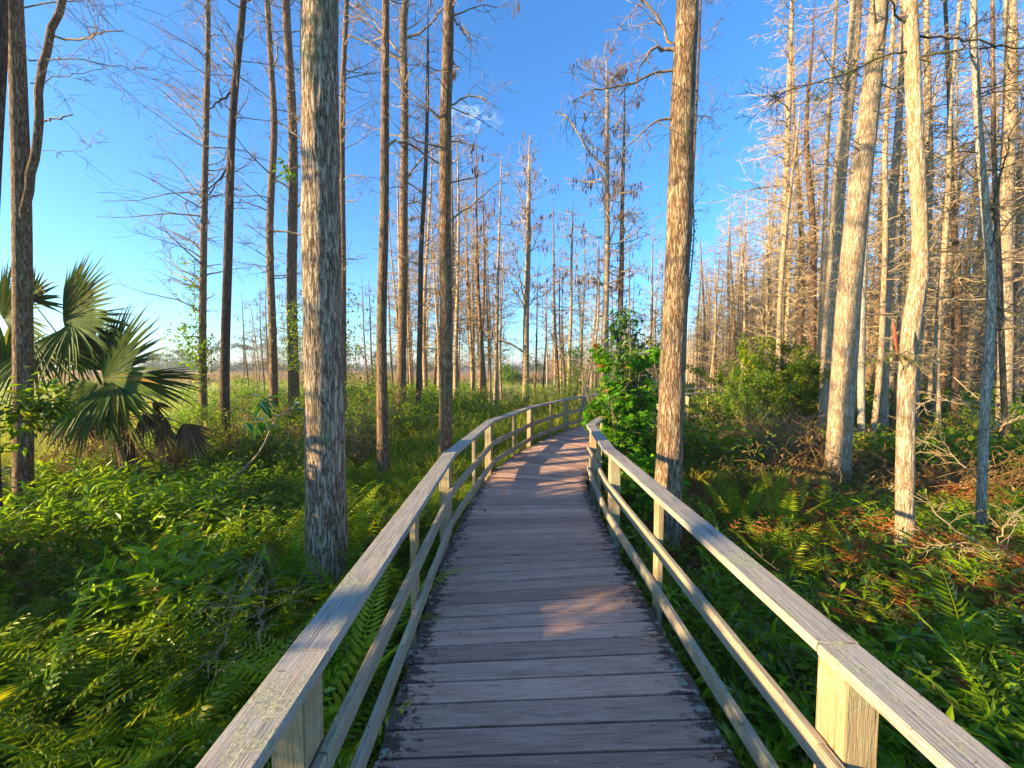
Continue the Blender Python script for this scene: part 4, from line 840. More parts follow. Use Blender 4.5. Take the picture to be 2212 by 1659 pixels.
p = sample(rg, 130, (1250, 2600), (1.9, 6.5), 1, 1.25); scatter('fern_layer', 'large open ferns right of the boardwalk', 'ferns', F3, p, rg.uniform(.7, 1.05, len(p)), 'fern', 28)
p = sample(rg, 300, (-500, 850), (1.7, 6), 1, 1.2); scatter('dead_fern_layer', 'withered orange ferns among the green ones at lower left', 'ferns', F2, p, rg.uniform(.7, 1.1, len(p)), 'fern_dead', 29)
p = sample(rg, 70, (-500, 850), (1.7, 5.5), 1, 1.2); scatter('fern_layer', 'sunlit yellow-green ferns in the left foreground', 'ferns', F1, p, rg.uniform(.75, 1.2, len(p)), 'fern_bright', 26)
# dry brush
p = sample(rg, 2600, (1150, 2600), (2, 16), 1, 1.15); scatter('brush_layer', 'tangle of dry brown stems on the right-hand ground', 'undergrowth', B1, p, rg.uniform(.4, 1.0, len(p)), 'brush', 10, tilt=.5)
p = sample(rg, 1100, (-600, 1100), (1.6, 14), 1, 1.15); scatter('brush_layer', 'dry brown stems poking through the left-hand herbs', 'undergrowth', B1, p, rg.uniform(.6, 1.3, len(p)) * np.where(p[:, 1] < 3.2, .55, 1), 'brush', 11, tilt=.4)
# grasses
p = sample(rg, 1700, (760, 1400), (5.5, 22), 1, 1.15); scatter('swamp_grass_layer', 'long green grass blades behind the left railing', 'grass', GL, p, rg.uniform(.7, 1.3, len(p)) * np.clip((p[:, 1] - 2) / 8, .45, 1), 'grass', 12)
p = sample(rg, 500, (1380, 1700), (7, 20), 1, 1.15); scatter('swamp_grass_layer', 'green grass patch in the opening right of the large sunlit trunk', 'grass', GL, p, rg.uniform(.5, .9, len(p)), 'grass', 13)
p = sample(rg, 700, (-500, 2600), (1.8, 8), 1, 1.1); scatter('swamp_grass_layer', 'thin grass blades mixed into the undergrowth beside the walk', 'grass', GR, p, rg.uniform(.5, 1.1, len(p)), 'grass', 14)
p = sample(rg, 12000, (-300, 1420), (9, 62), 1, 2, lambda x, y: (y > 17 + np.maximum(0, x) * 1.5) | ((x < -y * .78) & (y > 9.5))); sc = rg.uniform(.6, 1.1, len(p)) * (1 + (p[:, 1] - 15) / 28)
scatter('marsh_grass', 'yellow-green marsh grass on the open flat beyond the trees', 'grass', GR, p, sc * .62, 'marsh', 15)
p = sample(rg, 6500, (-300, 1480), (52, 165), 1, 2); scatter('marsh_grass', 'pinkish brown sedge at the far side of the marsh', 'grass', GR, p, rg.uniform(1.6, 2.6, len(p)), 'marsh_red', 16)

# ------------------------------------------------------------------ shrubs, saplings, palm
def shrub(name, base, label, mat_, seed, h, rad, ns, leafsize, nleaf, cat='shrub', group=None, kind='ellipse', stem_mat='twig', spread=.5, z0=-.76, elong=2.2, shape=None, bot=.25, stem_r=.012):
    rng = np.random.default_rng(seed); o = np.array([base[0], base[1], z0]); root = empty(name, tuple(o)); tag(root, label, cat, group)
    S = np.c_[rng.normal(0, .06, (ns, 2)), np.zeros(ns)]; D = unit(np.c_[rng.normal(0, spread * rad / h, (ns, 2)), np.ones(ns)])
    A = grow(rng, S, D, h * rng.uniform(.6, 1.0, ns), 8, .09, .02); Ra = stem_r * np.linspace(1, .25, 8)[None].repeat(ns, 0)
    S2, D2, r2, t2 = children(rng, A, Ra, 9, bot, 1, .95, .6); L2 = rad * rng.uniform(.35, 1.0, len(S2)) * (1.25 - .75 * t2)
    B = grow(rng, S2, D2, L2, 6, .16, .02); Rb = np.maximum(.002, (r2 * .5)[:, None] * np.linspace(1, .4, 6)[None])
    acc = Acc(); add_lines(acc, [(A, Ra, 5), (B, Rb, 3)]); acc.obj('stem', M[stem_mat], root)
    k = rng.integers(len(B), size=nleaf); f = rng.uniform(.25, 1, nleaf) * 4.999; i = f.astype(int); ff = (f - i)[:, None]
    C = B[k, i] * (1 - ff) + B[k, np.minimum(i + 1, 5)] * ff + rng.normal(0, .02 + leafsize * .35, (nleaf, 3))
    if shape: C = C[shape(C)]
    v, q, r = (lobed if kind == 'maple' else leafquads)(rng, C, leafsize, *([] if kind == 'maple' else [elong])); a = Acc(); a.add(v, q, r); a.obj('foliage', M[mat_], root)
    return root
m_ = at(1344, 900, 7.3); shrub('maple_sapling', m_, 'leafy green maple sapling overhanging the right railing where the boardwalk bends', 'maple', 501, 3.0, 1.0, 13, .12, 12500, 'sapling', kind='maple', bot=.12, shape=lambda C: (np.hypot(C[:, 0], C[:, 1]) < .66 + .1 * np.sin(C[:, 2] * 5)) & (C[:, 2] > .5))
m_ = at(1362, 900, 8.0); shrub('bay_sapling', m_, 'taller sapling with glossy oval leaves rising out of the maple sapling', 'bay', 502, 3.95, .85, 9, .18, 3600, 'sapling', elong=2.3, bot=.4, shape=lambda C: np.hypot(C[:, 0], C[:, 1]) < .62)
m_ = at(1412, 900, 8.6); shrub('bay_sapling', m_, 'sparse glossy-leaved sapling half hidden behind the large sunlit trunk', 'bay', 503, 3.3, .5, 3, .17, 240, 'sapling', elong=2.3, bot=.45)
m_ = at(1395, 1000, 6.0); shrub('low_shrub', m_, 'low dark green shrub between the large sunlit trunk and the maple sapling', 'maple', 504, 1.25, .6, 6, .10, 1300, kind='maple')
m_ = at(1668, 900, 12.5); shrub('leafy_bush', m_, 'big rounded dark green bush in front of the pale straight trunk', 'bush', 505, 4.0, 2.1, 14, .15, 13000, bot=.3, shape=lambda C: (C[:, 2] > .9) & (C[:, 2] < 3.75))
m_ = at(1605, 900, 11.5); shrub('leafy_bush', m_, 'brighter green bush leaning out left of the big rounded bush', 'vine', 506, 2.7, 1.2, 9, .10, 4200, bot=.3)
m_ = at(1720, 900, 12.0); shrub('leafy_bush', m_, 'dark bush spreading to the feet of the pair of leaning trunks', 'bush', 507, 3.2, 1.3, 9, .12, 5200)
m_ = at(1655, 900, 9.8); shrub('bramble_thicket', m_, 'tangled yellow-brown bramble below the big rounded bush', 'brush', 508, 1.7, 1.5, 26, .05, 5200, bot=.1, spread=1.2)
m_ = at(1725, 900, 9.0); shrub('bramble_thicket', m_, 'tangled brown bramble at the feet of the thick leaning trunk', 'brush', 509, 1.5, 1.2, 22, .05, 4200, bot=.1, spread=1.2)
m_ = at(1512, 900, 12); shrub('leafy_bush', m_, 'small dark bush seen just right of the large sunlit trunk', 'bush', 510, 1.7, .7, 6, .10, 1400)
m_ = at(1094, 815, 52); shrub('marsh_bush', (m_[0], 52), 'rounded bright green bush standing alone in the open marsh', 'vine', 511, 2.6, 2.2, 16, .32, 2600, bot=.1)
m_ = at(1118, 815, 55); shrub('marsh_bush', (m_[0], 55), 'smaller darker bush just right of the bright one in the open marsh', 'bush', 512, 2.2, 1.3, 10, .3, 900, bot=.1)
TH = [(455, 13.5, 1.8, 'vine'), (475, 9.0, 1.3, 'bush'), (520, 10.5, 1.6, 'brush'), (575, 11.5, 1.7, 'vine'), (640, 10.0, 1.5, 'brush'), (775, 11.0, 1.9, 'vine'), (855, 12.5, 1.7, 'brush'), (905, 13.5, 1.5, 'vine'), (930, 11.5, 1.2, 'bush'), (1010, 15.5, 1.4, 'brush'), (1045, 17.5, 1.5, 'bush'), (520, 15, 1.9, 'vine'), (562, 14, 1.6, 'brush'), (610, 16, 2.0, 'vine'), (660, 15, 1.6, 'bush'), (770, 14.5, 3.2, 'vine'), (792, 13.0, 2.2, 'bush'), (735, 13.5, 2.3, 'brush'), (850, 17, 2.3, 'vine'), (890, 18, 1.7, 'bush'), (930, 20, 1.9, 'vine'), (985, 21, 1.4, 'bush'), (1075, 20, 1.3, 'brush'), (1120, 17, 1.4, 'vine'), (1165, 19, 1.4, 'bush'), (1215, 19, 1.8, 'vine'), (1245, 17, 2.9, 'vine'), (400, 11, 1.5, 'vine'), (545, 9.5, 1.2, 'brush'), (610, 8.6, 1.3, 'bush'), (655, 7.6, 1.2, 'bush'), (770, 8.5, 1.5, 'brush'), (800, 9.5, 1.6, 'bush'), (1255, 13.5, 1.3, 'bush'), (880, 11, 1.1, 'bush')]
for i, (px, d, h, mm) in enumerate(TH):
    q = at(px, 900, d); shrub('thicket_shrub', q, {'vine': 'yellow-green wispy shrub among the slim trunks left of the bend', 'bush': 'dark green leafy shrub among the slim trunks left of the bend', 'brush': 'brown twiggy shrub among the slim trunks left of the bend'}[mm], mm, 520 + i, h * 1.25, .6 + .25 * h, 10, .095, 2300 if mm != 'brush' else 900, group='shrubs among the slim trunks left of the bend', bot=.1, spread=.9)
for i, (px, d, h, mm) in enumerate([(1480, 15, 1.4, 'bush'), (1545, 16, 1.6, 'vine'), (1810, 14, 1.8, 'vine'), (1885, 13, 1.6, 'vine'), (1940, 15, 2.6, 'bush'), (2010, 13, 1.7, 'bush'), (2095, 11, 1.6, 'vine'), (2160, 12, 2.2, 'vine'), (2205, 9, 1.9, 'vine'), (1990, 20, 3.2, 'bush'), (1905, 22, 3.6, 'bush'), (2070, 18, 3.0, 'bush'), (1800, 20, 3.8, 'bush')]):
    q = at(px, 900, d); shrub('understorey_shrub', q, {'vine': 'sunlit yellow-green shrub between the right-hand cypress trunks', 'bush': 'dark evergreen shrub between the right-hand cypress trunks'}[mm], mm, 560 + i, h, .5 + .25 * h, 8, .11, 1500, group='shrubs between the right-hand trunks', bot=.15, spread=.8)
# unseen shrubs and trees added at the left to shade deck and trunk
for i, (x, y, h) in enumerate([(-5.3, -3.3, 2.8), (-5.2, -2.3, 2.65), (-5.4, -1.2, 2.75), (-5.3, -.35, 2.6), (-5.6, .8, 2.8), (-5.5, 1.7, 2.65), (-5.9, 2.7, 2.75), (-6.0, 3.5, 2.5), (-8.6, 4.3, 2.6), (-6.6, 1.3, 2.7), (-6.7, -.7, 2.7), (-6.5, .3, 2.65), (-6.4, 2.3, 2.7), (-5.9, .35, 2.7), (-5.8, .7, 2.7)]):
    shrub('thicket_shrub', (x, y), 'unseen leafy shrub added at the left to shade the deck', 'bush', 590 + i, h, .95, 8, .14, 4200, group='unseen shrubs added to shade the deck', bot=.5, shape=lambda C: (C[:, 2] > 1.72) & (C[:, 2] < 2.7))  # added sun block: foliage kept to the band that shades the deck
for i, (px, d, h, mm) in enumerate([(330, 6.8, 1.25, 'brush'), (215, 6.4, 1.1, 'bush'), (400, 7.4, 1.3, 'brush'), (130, 6.6, 1.2, 'brush'), (300, 5.9, .95, 'bush'), (380, 6.4, 1.0, 'bush'), (90, 5.8, .9, 'bush'), (250, 7.4, 1.4, 'brush')]):
    q = at(px, 900, d + .9); shrub('palm_side_shrub', q, {'bush': 'low green shrub around the hidden base of the fan palm', 'brush': 'brown twiggy shrub around the hidden base of the fan palm'}[mm], mm, 650 + i, h, .6, 9, .08, 1500, group='shrubs round the palm base', bot=.1, spread=.9)
tm, cm, km, h = make_proto(600, 15, .30, 'bark', 'twig', .3, 40, 2.2, .35); put((tm, cm, None, h), -6.6, 2.25, 1, .4, 'stout bare cypress added out of view to shade the massive trunk', None)  # unseen trunk added to throw its shadow on the massive grey trunk
for i, (x, y) in enumerate([(-11, .5), (-13, 3.2), (-12.5, -3), (-16, 1.5), (-15, 6.5)]): put(PROT_R[i], x, y, 1, i * 1.3, 'unseen bare cypress added at the left to cast shade', 'unseen cypresses added for shade')  # extra trees out of view, added for the shade they cast

# arching big-leaved sapling between the dark slim trunk and the massive trunk
def px_line(pts, d, n=12): return catmull([at(x, y, d + (e[0] if e else 0)) for x, y, *e in pts], n)
rng = np.random.default_rng(610); P = px_line([(487, 1045), (530, 1010, .0), (565, 970), (590, 915), (612, 893), (640, 875)], 6.0); o = P[0].copy(); root = empty('arching_sapling', tuple(o)); tag(root, 'arching sapling with a bare bowed stem and large drooping dark leaves', 'sapling')
P2 = px_line([(590, 912), (572, 892), (570, 872), (565, 858)], 6.0, 8); P3 = px_line([(600, 902), (570, 910), (540, 912)], 6.0, 8); acc = Acc()
for q, a_, b_ in ((P, .020, .008), (P2, .009, .004), (P3, .007, .003)): v, f = tubes(q[None] - o, np.linspace(a_, b_, len(q))[None], 6); acc.add(v, f, .5)
acc.obj('stem', M['bark_pale'], root); C = np.concatenate([P2[3:], P2[4:], P2[5:], P2[5:], P[8:], P[9:], P3[3:], P3[4:]]) - o; v, q, r = leafquads(rng, C + rng.normal(0, .03, C.shape), .30, 2.8, .5); a = Acc(); a.add(v, q, r * .8); a.obj('foliage', M['bay'], root)

# fan palm
def fan_leaf(root, hub, tip_dir, up, R_, n, mat_, rng, spread=2.3, droop=.35, petiole=None, name='frond', fold=.15):
    """palmate leaf: narrow folded segments radiating from a hub, their tips drooping"""
    d = unit(np.array(tip_dir, float)); s = unit(np.cross(d, np.array(up, float))); nrm = np.cross(s, d); a = Acc()
    for k in range(n):
        th = (k / (n - 1) - .5) * spread * 1.15 + rng.normal(0, .015); L = R_ * (1 - .22 * abs(th / spread) ** 1.5) * rng.uniform(.86, 1.08)
        e = d * math.cos(th) + s * math.sin(th); g = unit(np.cross(e, nrm)); cup = fold * (1 - math.cos(th)) 
        K = 7; t = np.linspace(.0, 1, K); c = hub + np.outer(t * L, e) - np.outer(t ** 1.0 * cup * L * .5, nrm) + np.array([0, 0, -1.]) * (droop * L * (t ** 2.6) * rng.uniform(.4, 1.5))[:, None] + g * (rng.normal(0, .03) * L * t ** 2)[:, None]
        w_ = (.010 + .024 * np.sin(np.minimum(1, t * 1.5) * math.pi * .62)) * np.where(t > .45, (1 - t) / .55, 1) * R_ + .0008
        fl = nrm * (w_ * .45)[:, None]; V = np.stack([c - g * w_[:, None] + fl, c, c + g * w_[:, None] + fl], 1).reshape(-1, 3); o_ = np.arange(K - 1)[:, None] * 3
        Q = np.concatenate([o_ + np.array([[0, 1, 4, 3]]), o_ + np.array([[1, 2, 5, 4]])], 1).reshape(-1, 4); a.add(V, Q, np.clip(rng.normal(.42, .16) + (.25 if rng.random() < .1 else 0), 0, 1))
    if petiole is not None:
        Pp = catmull([petiole, (np.array(petiole) + hub) / 2 + np.array([0, 0, .12]), hub, hub + d * R_ * .35], 9); v, q = tubes(Pp[None], np.linspace(.016, .005, 9)[None], 5); a.add(v, q, .6)
    a.obj(name, M[mat_], root)
rng = np.random.default_rng(620); D0 = 7.2; o = at(292, 1035, D0); o[2] = -.76; palm = empty('fan_palm', tuple(o)); tag(palm, 'trunkless fan palm with wide green fronds over a skirt of dead brown ones', 'palm')
ctr = at(255, 905, D0) - o
v, q = tubes(np.array([[[0, 0, 0], [ctr[0] * .4, 0, ctr[2] * .5], list(ctr)]]), np.array([[.17, .15, .12]]), 9); a = Acc(); a.add(v, q, .5); a.obj('trunk', M['bark_dark'], palm, smooth=True)
def hubp(x, y, dy=0): return at(x, y, D0 + dy) - o
FR = [
    ((226, 818), (330, 735), -.2, 0, 215, 56, (-.25, -.9, .25), 3.1, .10), ((138, 690), (232, 600), .3, 0, 205, 52, (-.3, -.9, .2), 2.5, .12),
    ((150, 700), (245, 720), .15, 0, 150, 38, (0, -.7, .7), 2.4, .30), ((10, 690), (60, 610), .2, 0, 170, 40, (.2, -.9, .3), 2.8, .15), ((245, 826), (350, 850), -.3, 0, 190, 44, (0, -.45, .9), 2.3, .18),
    ((10, 790), (-60, 770), .0, 0, 170, 38, (.2, -.8, .5), 2.8, .2), ((70, 650), (70, 560), .5, 0, 120, 30, (.1, -.9, .3), 2.4, .2), ((212, 830), (150, 905), -.4, 0, 150, 34, (-.1, -.9, .3), 2.6, .2),
    ((70, 745), (130, 800), -.2, 0, 160, 34, (.1, -.8, .5), 2.8, .25), ((235, 800), (190, 720), .5, 0, 150, 34, (-.1, -.95, .2), 2.3, .15), ((150, 720), (130, 800), .1, 0, 130, 30, (0, -.9, .3), 2.4, .3)]
for (hx, hy), (tx, ty), dy, dz, rpx, n, upv, spr, dr in FR:
    hb = hubp(hx, hy, dy); tp = hubp(tx, ty, dy - .25); fan_leaf(palm, hb, tp - hb, upv, rpx * .9 / F * D0, n, 'palm', rng, spr, dr, petiole=ctr + rng.normal(0, .03, 3))
for k in range(15):
    hx, hy = [(150, 880), (200, 890), (250, 900), (310, 895), (360, 905), (395, 915), (110, 900), (60, 890), (330, 870), (180, 910), (280, 915), (220, 905), (410, 940), (130, 905), (345, 925)][k]
    hb = hubp(hx, hy, rng.uniform(-.4, .3)); fan_leaf(palm, hb, (rng.normal(0, .35) + (hx - 250) / 300, rng.normal(-.1, .3), -1), (rng.normal(0, .3), -1, .2), rng.uniform(.45, .68), 20, 'palm_dead', rng, 1.5, .25, petiole=ctr, name='dead_frond', fold=.8)

# vines on trunks
def vine(px0, py0, px1, py1, d, n, size, label, mat_='vine', spread=.10, seed=0, r=.1):
    rng = np.random.default_rng(seed); a_ = at(px0, py0, d); b_ = at(px1, py1, d); a_[1] -= r; b_[1] -= r; P = catmull([a_, a_ * .66 + b_ * .34 + [.04, 0, 0], a_ * .34 + b_ * .66 - [.04, 0, 0], b_], 20); o = P[0].copy(); root = empty('climbing_vine', tuple(o)); tag(root, label, 'vine')
    v, q = tubes(P[None] - o, np.full((1, 20), .009), 4); a = Acc(); a.add(v, q, .5); a.obj('stem', M['twig'], root); v, q, r_ = vine_leaves(rng, P - o, np.full(20, r * .3), n, size, spread); a = Acc(); a.add(v, q, r_); a.obj('foliage', M[mat_], root)
vine(437, 850, 428, 560, 12.0, 420, .12, 'bright green vine climbing the slim trunk right of the palm', spread=.16, seed=1, r=.14)
vine(418, 790, 405, 700, 12.0, 420, .12, 'yellow-green vine mass bulging left from the vine-wrapped trunk', spread=.35, seed=2, r=.1)
vine(440, 800, 462, 730, 12.0, 160, .12, 'small dark vine clump on the right of the vine-wrapped trunk', 'bush', spread=.2, seed=9, r=.1)
vine(640, 800, 640, 650, 12.0, 420, .11, 'leafy vine on the reddish trunk behind the massive one', 'bush', spread=.22, seed=3, r=.16)
vine(622, 405, 628, 365, 9.0, 45, .13, 'little tuft of orange and green leaves high between trunks', 'vine', spread=.15, seed=4, r=.1)
vine(752, 870, 750, 620, 12.5, 520, .13, 'loose vine hanging off the thin trunk beside the massive one', 'bush', spread=.4, seed=5, r=.1)
vine(1142, 900, 1138, 745, 21, 260, .13, 'yellowish vine around the foot of the lone catkin-hung tree', 'vine', spread=.22, seed=6, r=.2)
vine(1245, 850, 1243, 745, 18, 420, .14, 'bright vine-covered stem left of the maple sapling', 'vine', spread=.3, seed=7, r=.15)
vine(1484, 640, 1497, 200, 4.82, 240, .035, 'dark creeper running up the shaded right side of the large sunlit trunk', 'bush', spread=.012, seed=8, r=.05)

# air plant with a red flower spike
rng = np.random.default_rng(640); c = at(1938, 770, 4.5); root = empty('air_plant', tuple(c)); tag(root, 'air plant with a red flower spike and arching strap leaves, on the crooked sunlit trunk', 'air plant'); a = Acc()
D = unit(np.c_[rng.normal(0, 1, (34, 1)), rng.normal(-.3, .5, (34, 1)), rng.uniform(-.1, 1.1, (34, 1))]); A = grow(rng, np.zeros((34, 3)), D, rng.uniform(.2, .5, 34), 8, .05, -.22); v, q = tubes(A, np.linspace(.007, .0012, 8)[None].repeat(34, 0), 3); a.add(v, q, rng.random(len(q))); a.obj('foliage', M['air'], root)
sp = np.array([[0, 0, .02], [-.04, -.02, .12], [-.075, -.03, .27], [-.10, -.03, .42]]); a = Acc(); v, q = tubes(catmull(sp, 9)[None], np.array([[.004, .004, .005, .011, .014, .014, .012, .009, .002]]), 5); a.add(v, q, .5); a.obj('flower_spike', M['redspike'], root)
# dark tufts of air plants and moss on the limbs
for i, (x, y, d, s_) in enumerate([(1640 + 250, 60 * 2, 5.2, .5), (1820, 155, 5.1, .45), (1788, 245, 7.0, .5), (1766, 205, 5.2, .3), (1675, 205, 5.3, .25)]):
    c = at(x, y, d); n = 40; A = grow(rng, rng.normal(0, .03, (n, 3)), unit(rng.normal(0, 1, (n, 3)) + [0, 0, -.9]), s_ * .4 * rng.uniform(.4, 1, n), 6, .2, -.12); v, q = tubes(A, np.full((n, 6), .0028), 3); a = Acc(); a.add(v, q, rng.random(len(q)))
    o_ = a.obj('hanging_moss', M['moss'], None); o_.location = tuple(c); tag(o_, ['dark moss tuft hanging where the mossy limb meets the crooked trunk', 'dark moss tuft hanging from the middle of the long mossy limb', 'brownish moss tuft on the fork of the grey shaded tree', 'small moss tuft near the bend of the long mossy limb', 'small moss tuft at the left tip of the long mossy limb'][i], 'moss')

# ------------------------------------------------------------------ single ferns close to the walk
def fern_thing(pos, label, seed, fr, mat_='fern', size=1.0, name='fern'):
    rng = np.random.default_rng(seed); root = empty(name, tuple(pos)); tag(root, label, 'fern')
    for (az, L, upr, arch) in fr:
        a = Acc(); frond(a, rng, np.zeros(3), az, L * size, int(27 * L), .19 * L ** .5, upr, arch, width=.10); a.obj('frond', M[mat_], root)
def circ(n, L, upr, arch, seed):
    r = np.random.default_rng(seed); return [(k * 6.283 / n + r.normal(0, .2), L * r.uniform(.8, 1.15), upr + r.normal(0, .12), arch + r.normal(0, .1)) for k in range(n)]
P_ = lambda px, py, z=-.72: gnd(px, py, z)
FERN = [
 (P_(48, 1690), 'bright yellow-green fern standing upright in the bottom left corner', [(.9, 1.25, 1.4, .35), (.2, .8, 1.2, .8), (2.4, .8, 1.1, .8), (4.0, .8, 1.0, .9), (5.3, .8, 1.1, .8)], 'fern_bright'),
 (P_(215, 1720), 'leafy green fern at the bottom edge beside the bright upright one', circ(8, .85, 1.05, 1.0, 2), 'fern'),
 (P_(165, 1580), 'long-fronded fern leaning right in the lower left, its pinnae lit from behind', [(.35, 1.35, 1.0, .45), (.05, 1.25, .85, .6), (.75, 1.2, 1.1, .5), (2.6, .8, .9, 1.0), (5.6, .9, .8, .9)], 'fern'),
 (P_(383, 1570), 'upright yellowish fern midway between the near left railing and the leaning long-fronded one', [(1.3, .95, 1.45, .3), (2.4, .8, 1.3, .4), (.3, .75, 1.25, .6), (4.5, .6, 1.1, .8)], 'fern_bright'),
 (P_(470, 1560), 'upright fern among brown stems left of the near railing joint', [(1.1, 1.0, 1.4, .3), (.4, .8, 1.25, .6), (2.6, .8, 1.2, .7), (4.2, .6, 1, .9)], 'fern'),
 (P_(330, 1660), 'yellow-green fern low against the bottom edge left of the railing', circ(7, .75, 1.1, .9, 31), 'fern_bright'),
 (P_(745, 1600), 'sunlit yellow fern pushing up between the left railing and the massive trunk', circ(9, 1.05, 1.15, .8, 6), 'fern_bright'),
 (P_(800, 1480), 'fern arching out through the left railing above the boards', [(0.1, 1.25, 1.35, 1.35), (-.5, 1.1, 1.3, 1.3), (.8, .9, 1.2, 1.0), (2.2, .8, 1.1, .9), (3.6, .7, 1, .9), (5.0, .8, 1.2, 1.1)], 'fern'),
 (P_(772, 1280), 'yellow-tipped fern at the right foot of the massive trunk', circ(8, 1.0, 1.25, .6, 8), 'fern_bright'),
 (P_(868, 1330), 'deep green fern behind the first thin post of the left railing', circ(8, .95, 1.15, .8, 9), 'fern'),
 (P_(570, 1360), 'broad green fern left of the foot of the massive trunk', circ(9, 1.0, 1.05, .8, 10), 'fern'),
 (P_(630, 1300), 'yellow upright fern touching the left foot of the massive trunk', circ(5, .85, 1.35, .4, 32), 'fern_bright'),
 (P_(330, 1420), 'feathery fern in the middle of the left-hand herbs', circ(8, 1.0, 1.0, .8, 11), 'fern'),
 (P_(440, 1230), 'dark spreading fern behind the feathery one', circ(8, 1.0, 1.0, .8, 33), 'fern'),
 (P_(1590, 1165), 'upright light green fern right of the large sunlit trunk', circ(8, 1.0, 1.25, .6, 12), 'fern'),
 (P_(1690, 1180), 'second upright light green fern right of the large sunlit trunk', circ(8, .95, 1.2, .6, 13), 'fern'),
 (P_(1680, 1290), 'leafy fern low in the shade behind the right railing', circ(8, .85, 1.1, .8, 34), 'fern'),
 (P_(1870, 1300), 'pale green fern at the left foot of the crooked sunlit trunk', circ(8, .85, 1.0, .8, 14), 'fern'),
 (P_(2010, 1500), 'orange-brown withered fern below the crooked sunlit trunk', circ(10, .85, 1.15, 1.5, 15), 'fern_dead'),
 (P_(1700, 1110), 'reddish withered fern standing behind the second upright fern', circ(9, .8, 1.15, 1.3, 35), 'fern_dead'),
 (P_(2125, 1600), 'bright green fern close to the right edge of the photo', [(1.6, 1.2, 1.4, .35), (.6, .95, 1.1, .8), (2.6, .95, 1.1, .8), (3.8, .7, 1, .9), (5.2, .8, 1.1, .8), (0, .8, 1, .8)], 'fern'),
 (P_(2200, 1720), 'yellow-green fern in the bottom right corner', circ(8, .95, 1.15, .7, 17), 'fern_bright'),
 (P_(1925, 1540), 'dull green fern leaning out beside the withered orange one', circ(6, .9, 1.0, .8, 18), 'fern'),
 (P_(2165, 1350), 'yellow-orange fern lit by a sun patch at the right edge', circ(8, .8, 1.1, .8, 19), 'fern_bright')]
for i, (pp, lab, fr, mt) in enumerate(FERN): fern_thing((pp[0], pp[1], -.74), lab, 700 + i, fr, mt, 1.22)
# litter along the deck edges
rng = np.random.default_rng(800); n = 1500; s_ = arc[-1] * .6 * rng.random(n) ** 1.3; side = rng.random(n) < .72; C = []
for k in range(n):
    l, r_ = along(s_[k]); L = np.linalg.norm(r_ - l); e = min(.35, rng.exponential(.045)) / L; q = l + (r_ - l) * (e if side[k] else 1 - e * .7); C.append((q[0], q[1], .003 + rng.uniform(0, .006)))
C = np.array(C); v, q, r = leafquads(rng, C, .022, 1.5, .0); v[:, 2] = np.maximum(v[:, 2], .0015); v[:, 2] = np.minimum(v[:, 2], .02); a = Acc(); a.add(v, q, r); tag(a.obj('leaf_litter', M['litter']), 'dark crumbs of leaf litter along both edges of the planks', 'litter', kind='stuff')

# ------------------------------------------------------------------ haze over the marsh
hm, nt, nd, lk = new_mat('haze_air'); out = nd.new('ShaderNodeOutputMaterial'); pv = nd.new('ShaderNodeVolumePrincipled')
pv.inputs['Color'].default_value = (.82, .90, 1.0, 1); pv.inputs['Density'].default_value = .0009; pv.inputs['Anisotropy'].default_value = .2; lk.new(pv.outputs[0], out.inputs['Volume'])
x0, x1, y0, y1, z0, z1 = -1600, 1600, -20, 3100, -2.0, 26.0
V = [(x0, y0, z0), (x1, y0, z0), (x1, y1, z0), (x0, y1, z0), (x0, y0, z1), (x1, y0, z1), (x1, y1, z1), (x0, y1, z1)]
hz_ = link('haze', mesh_arrays('haze', V, [(0, 3, 2, 1), (4, 5, 6, 7), (0, 1, 5, 4), (1, 2, 6, 5), (2, 3, 7, 6), (3, 0, 4, 7)], mat=hm)); tag(hz_, 'thin pale haze softening the far side of the marsh', 'haze', kind='stuff')

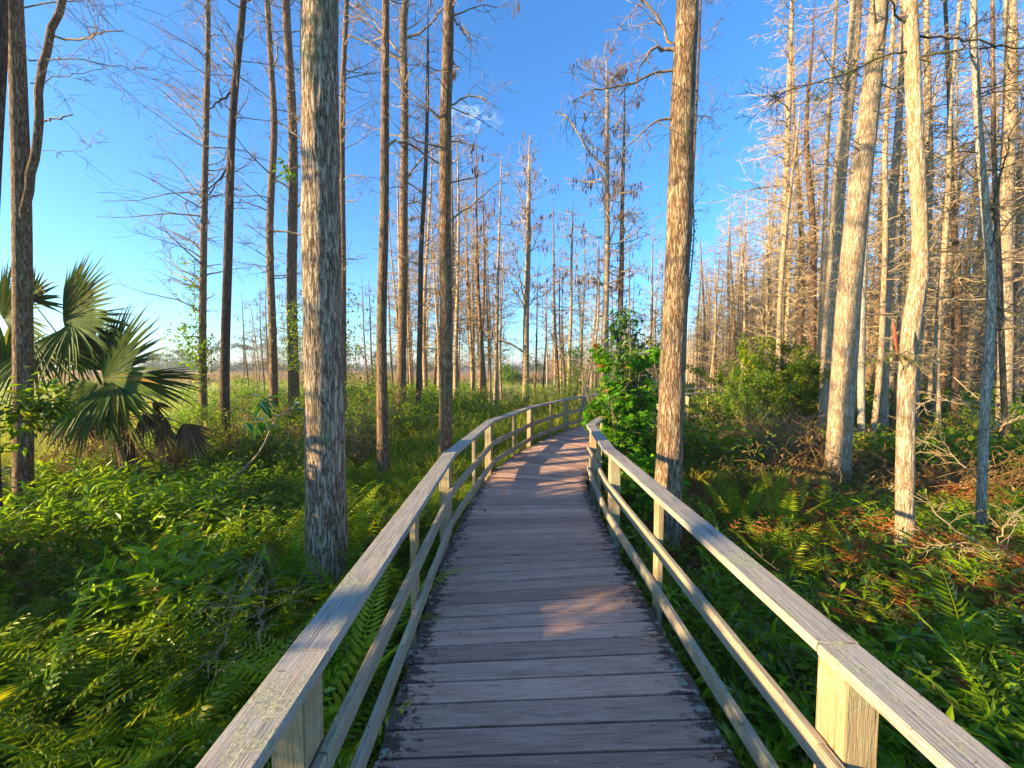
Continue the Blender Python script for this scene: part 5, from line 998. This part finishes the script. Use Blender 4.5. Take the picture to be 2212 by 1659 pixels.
# bare yellowish saplings and fallen branches
def bare(name, label, lines, d, mat_, seed, cat='sapling', tw=10, tl=.35):
    rng = np.random.default_rng(seed); P0 = at(*lines[0][0][0][:2], d + (lines[0][0][0][2] if len(lines[0][0][0]) > 2 else 0)); root = empty(name, tuple(P0)); tag(root, label, cat); a = Acc()
    for pts, w0, w1 in lines: limb(a, [at(x, y, d + (e[0] if e else 0)) - P0 for x, y, *e in pts], w0 / F * d / 2, w1 / F * d / 2, rng, twigs=tw, tl=tl, rmin=.0022)
    a.obj('stem', M[mat_], root)
bare('bare_sapling', 'bare yellowish stem slanting down across the right edge of the photo', [([(2235, 1275), (2150, 1205), (2060, 1140), (1990, 1080), (1950, 1050)], 5, 1.5), ([(2150, 1205), (2170, 1140), (2215, 1090)], 3, 1.2), ([(2100, 1170), (2040, 1180), (1990, 1185)], 2.5, 1)], 4.0, 'twig_pale', 901)
bare('bare_sapling', 'cluster of yellow twigs rising from the ground at the right edge of the photo', [([(2140, 1460), (2150, 1350), (2195, 1260), (2225, 1200)], 5, 2), ([(2215, 1430), (2180, 1350), (2120, 1290)], 4, 1.5), ([(2160, 1330), (2200, 1320), (2235, 1290)], 3, 1.2), ([(2170, 1440), (2215, 1330), (2230, 1250)], 4, 1.5)], 3.9, 'twig_pale', 902)
bare('bare_sapling', 'bare twiggy branches spreading low between the air plant tree and the lichen-mottled trunk', [([(2118, 1040), (2060, 985), (2010, 960), (1985, 955)], 3, 1), ([(2125, 900), (2070, 870), (2010, 865), (1985, 880)], 3, 1), ([(2140, 930), (2190, 905), (2230, 900)], 3, 1)], 5.4, 'twig_pale', 903)
bare('fallen_branch', 'grey dead branch lying in the herbs left of the massive trunk', [([(150, 1420), (250, 1370), (360, 1330), (450, 1310)], 7, 3), ([(300, 1350), (350, 1290), (380, 1270)], 3, 1)], 3.4, 'twig', 904, 'branch')
bare('fallen_branch', 'thin brown stems leaning in the dark gap left of the near railing joint', [([(455, 1500), (480, 1400), (510, 1300), (530, 1270)], 3, 1), ([(430, 1530), (470, 1450), (555, 1440), (590, 1470)], 3, 1), ([(560, 1400), (565, 1330), (572, 1270)], 4, 2)], 2.5, 'twig', 905, 'branch')
bare('fallen_branch', 'dead branch caught in the ferns beyond the right railing', [([(1560, 1360), (1640, 1330), (1730, 1340), (1800, 1310)], 5, 2), ([(1640, 1330), (1680, 1290), (1700, 1240)], 3, 1)], 3.6, 'twig', 906, 'branch')
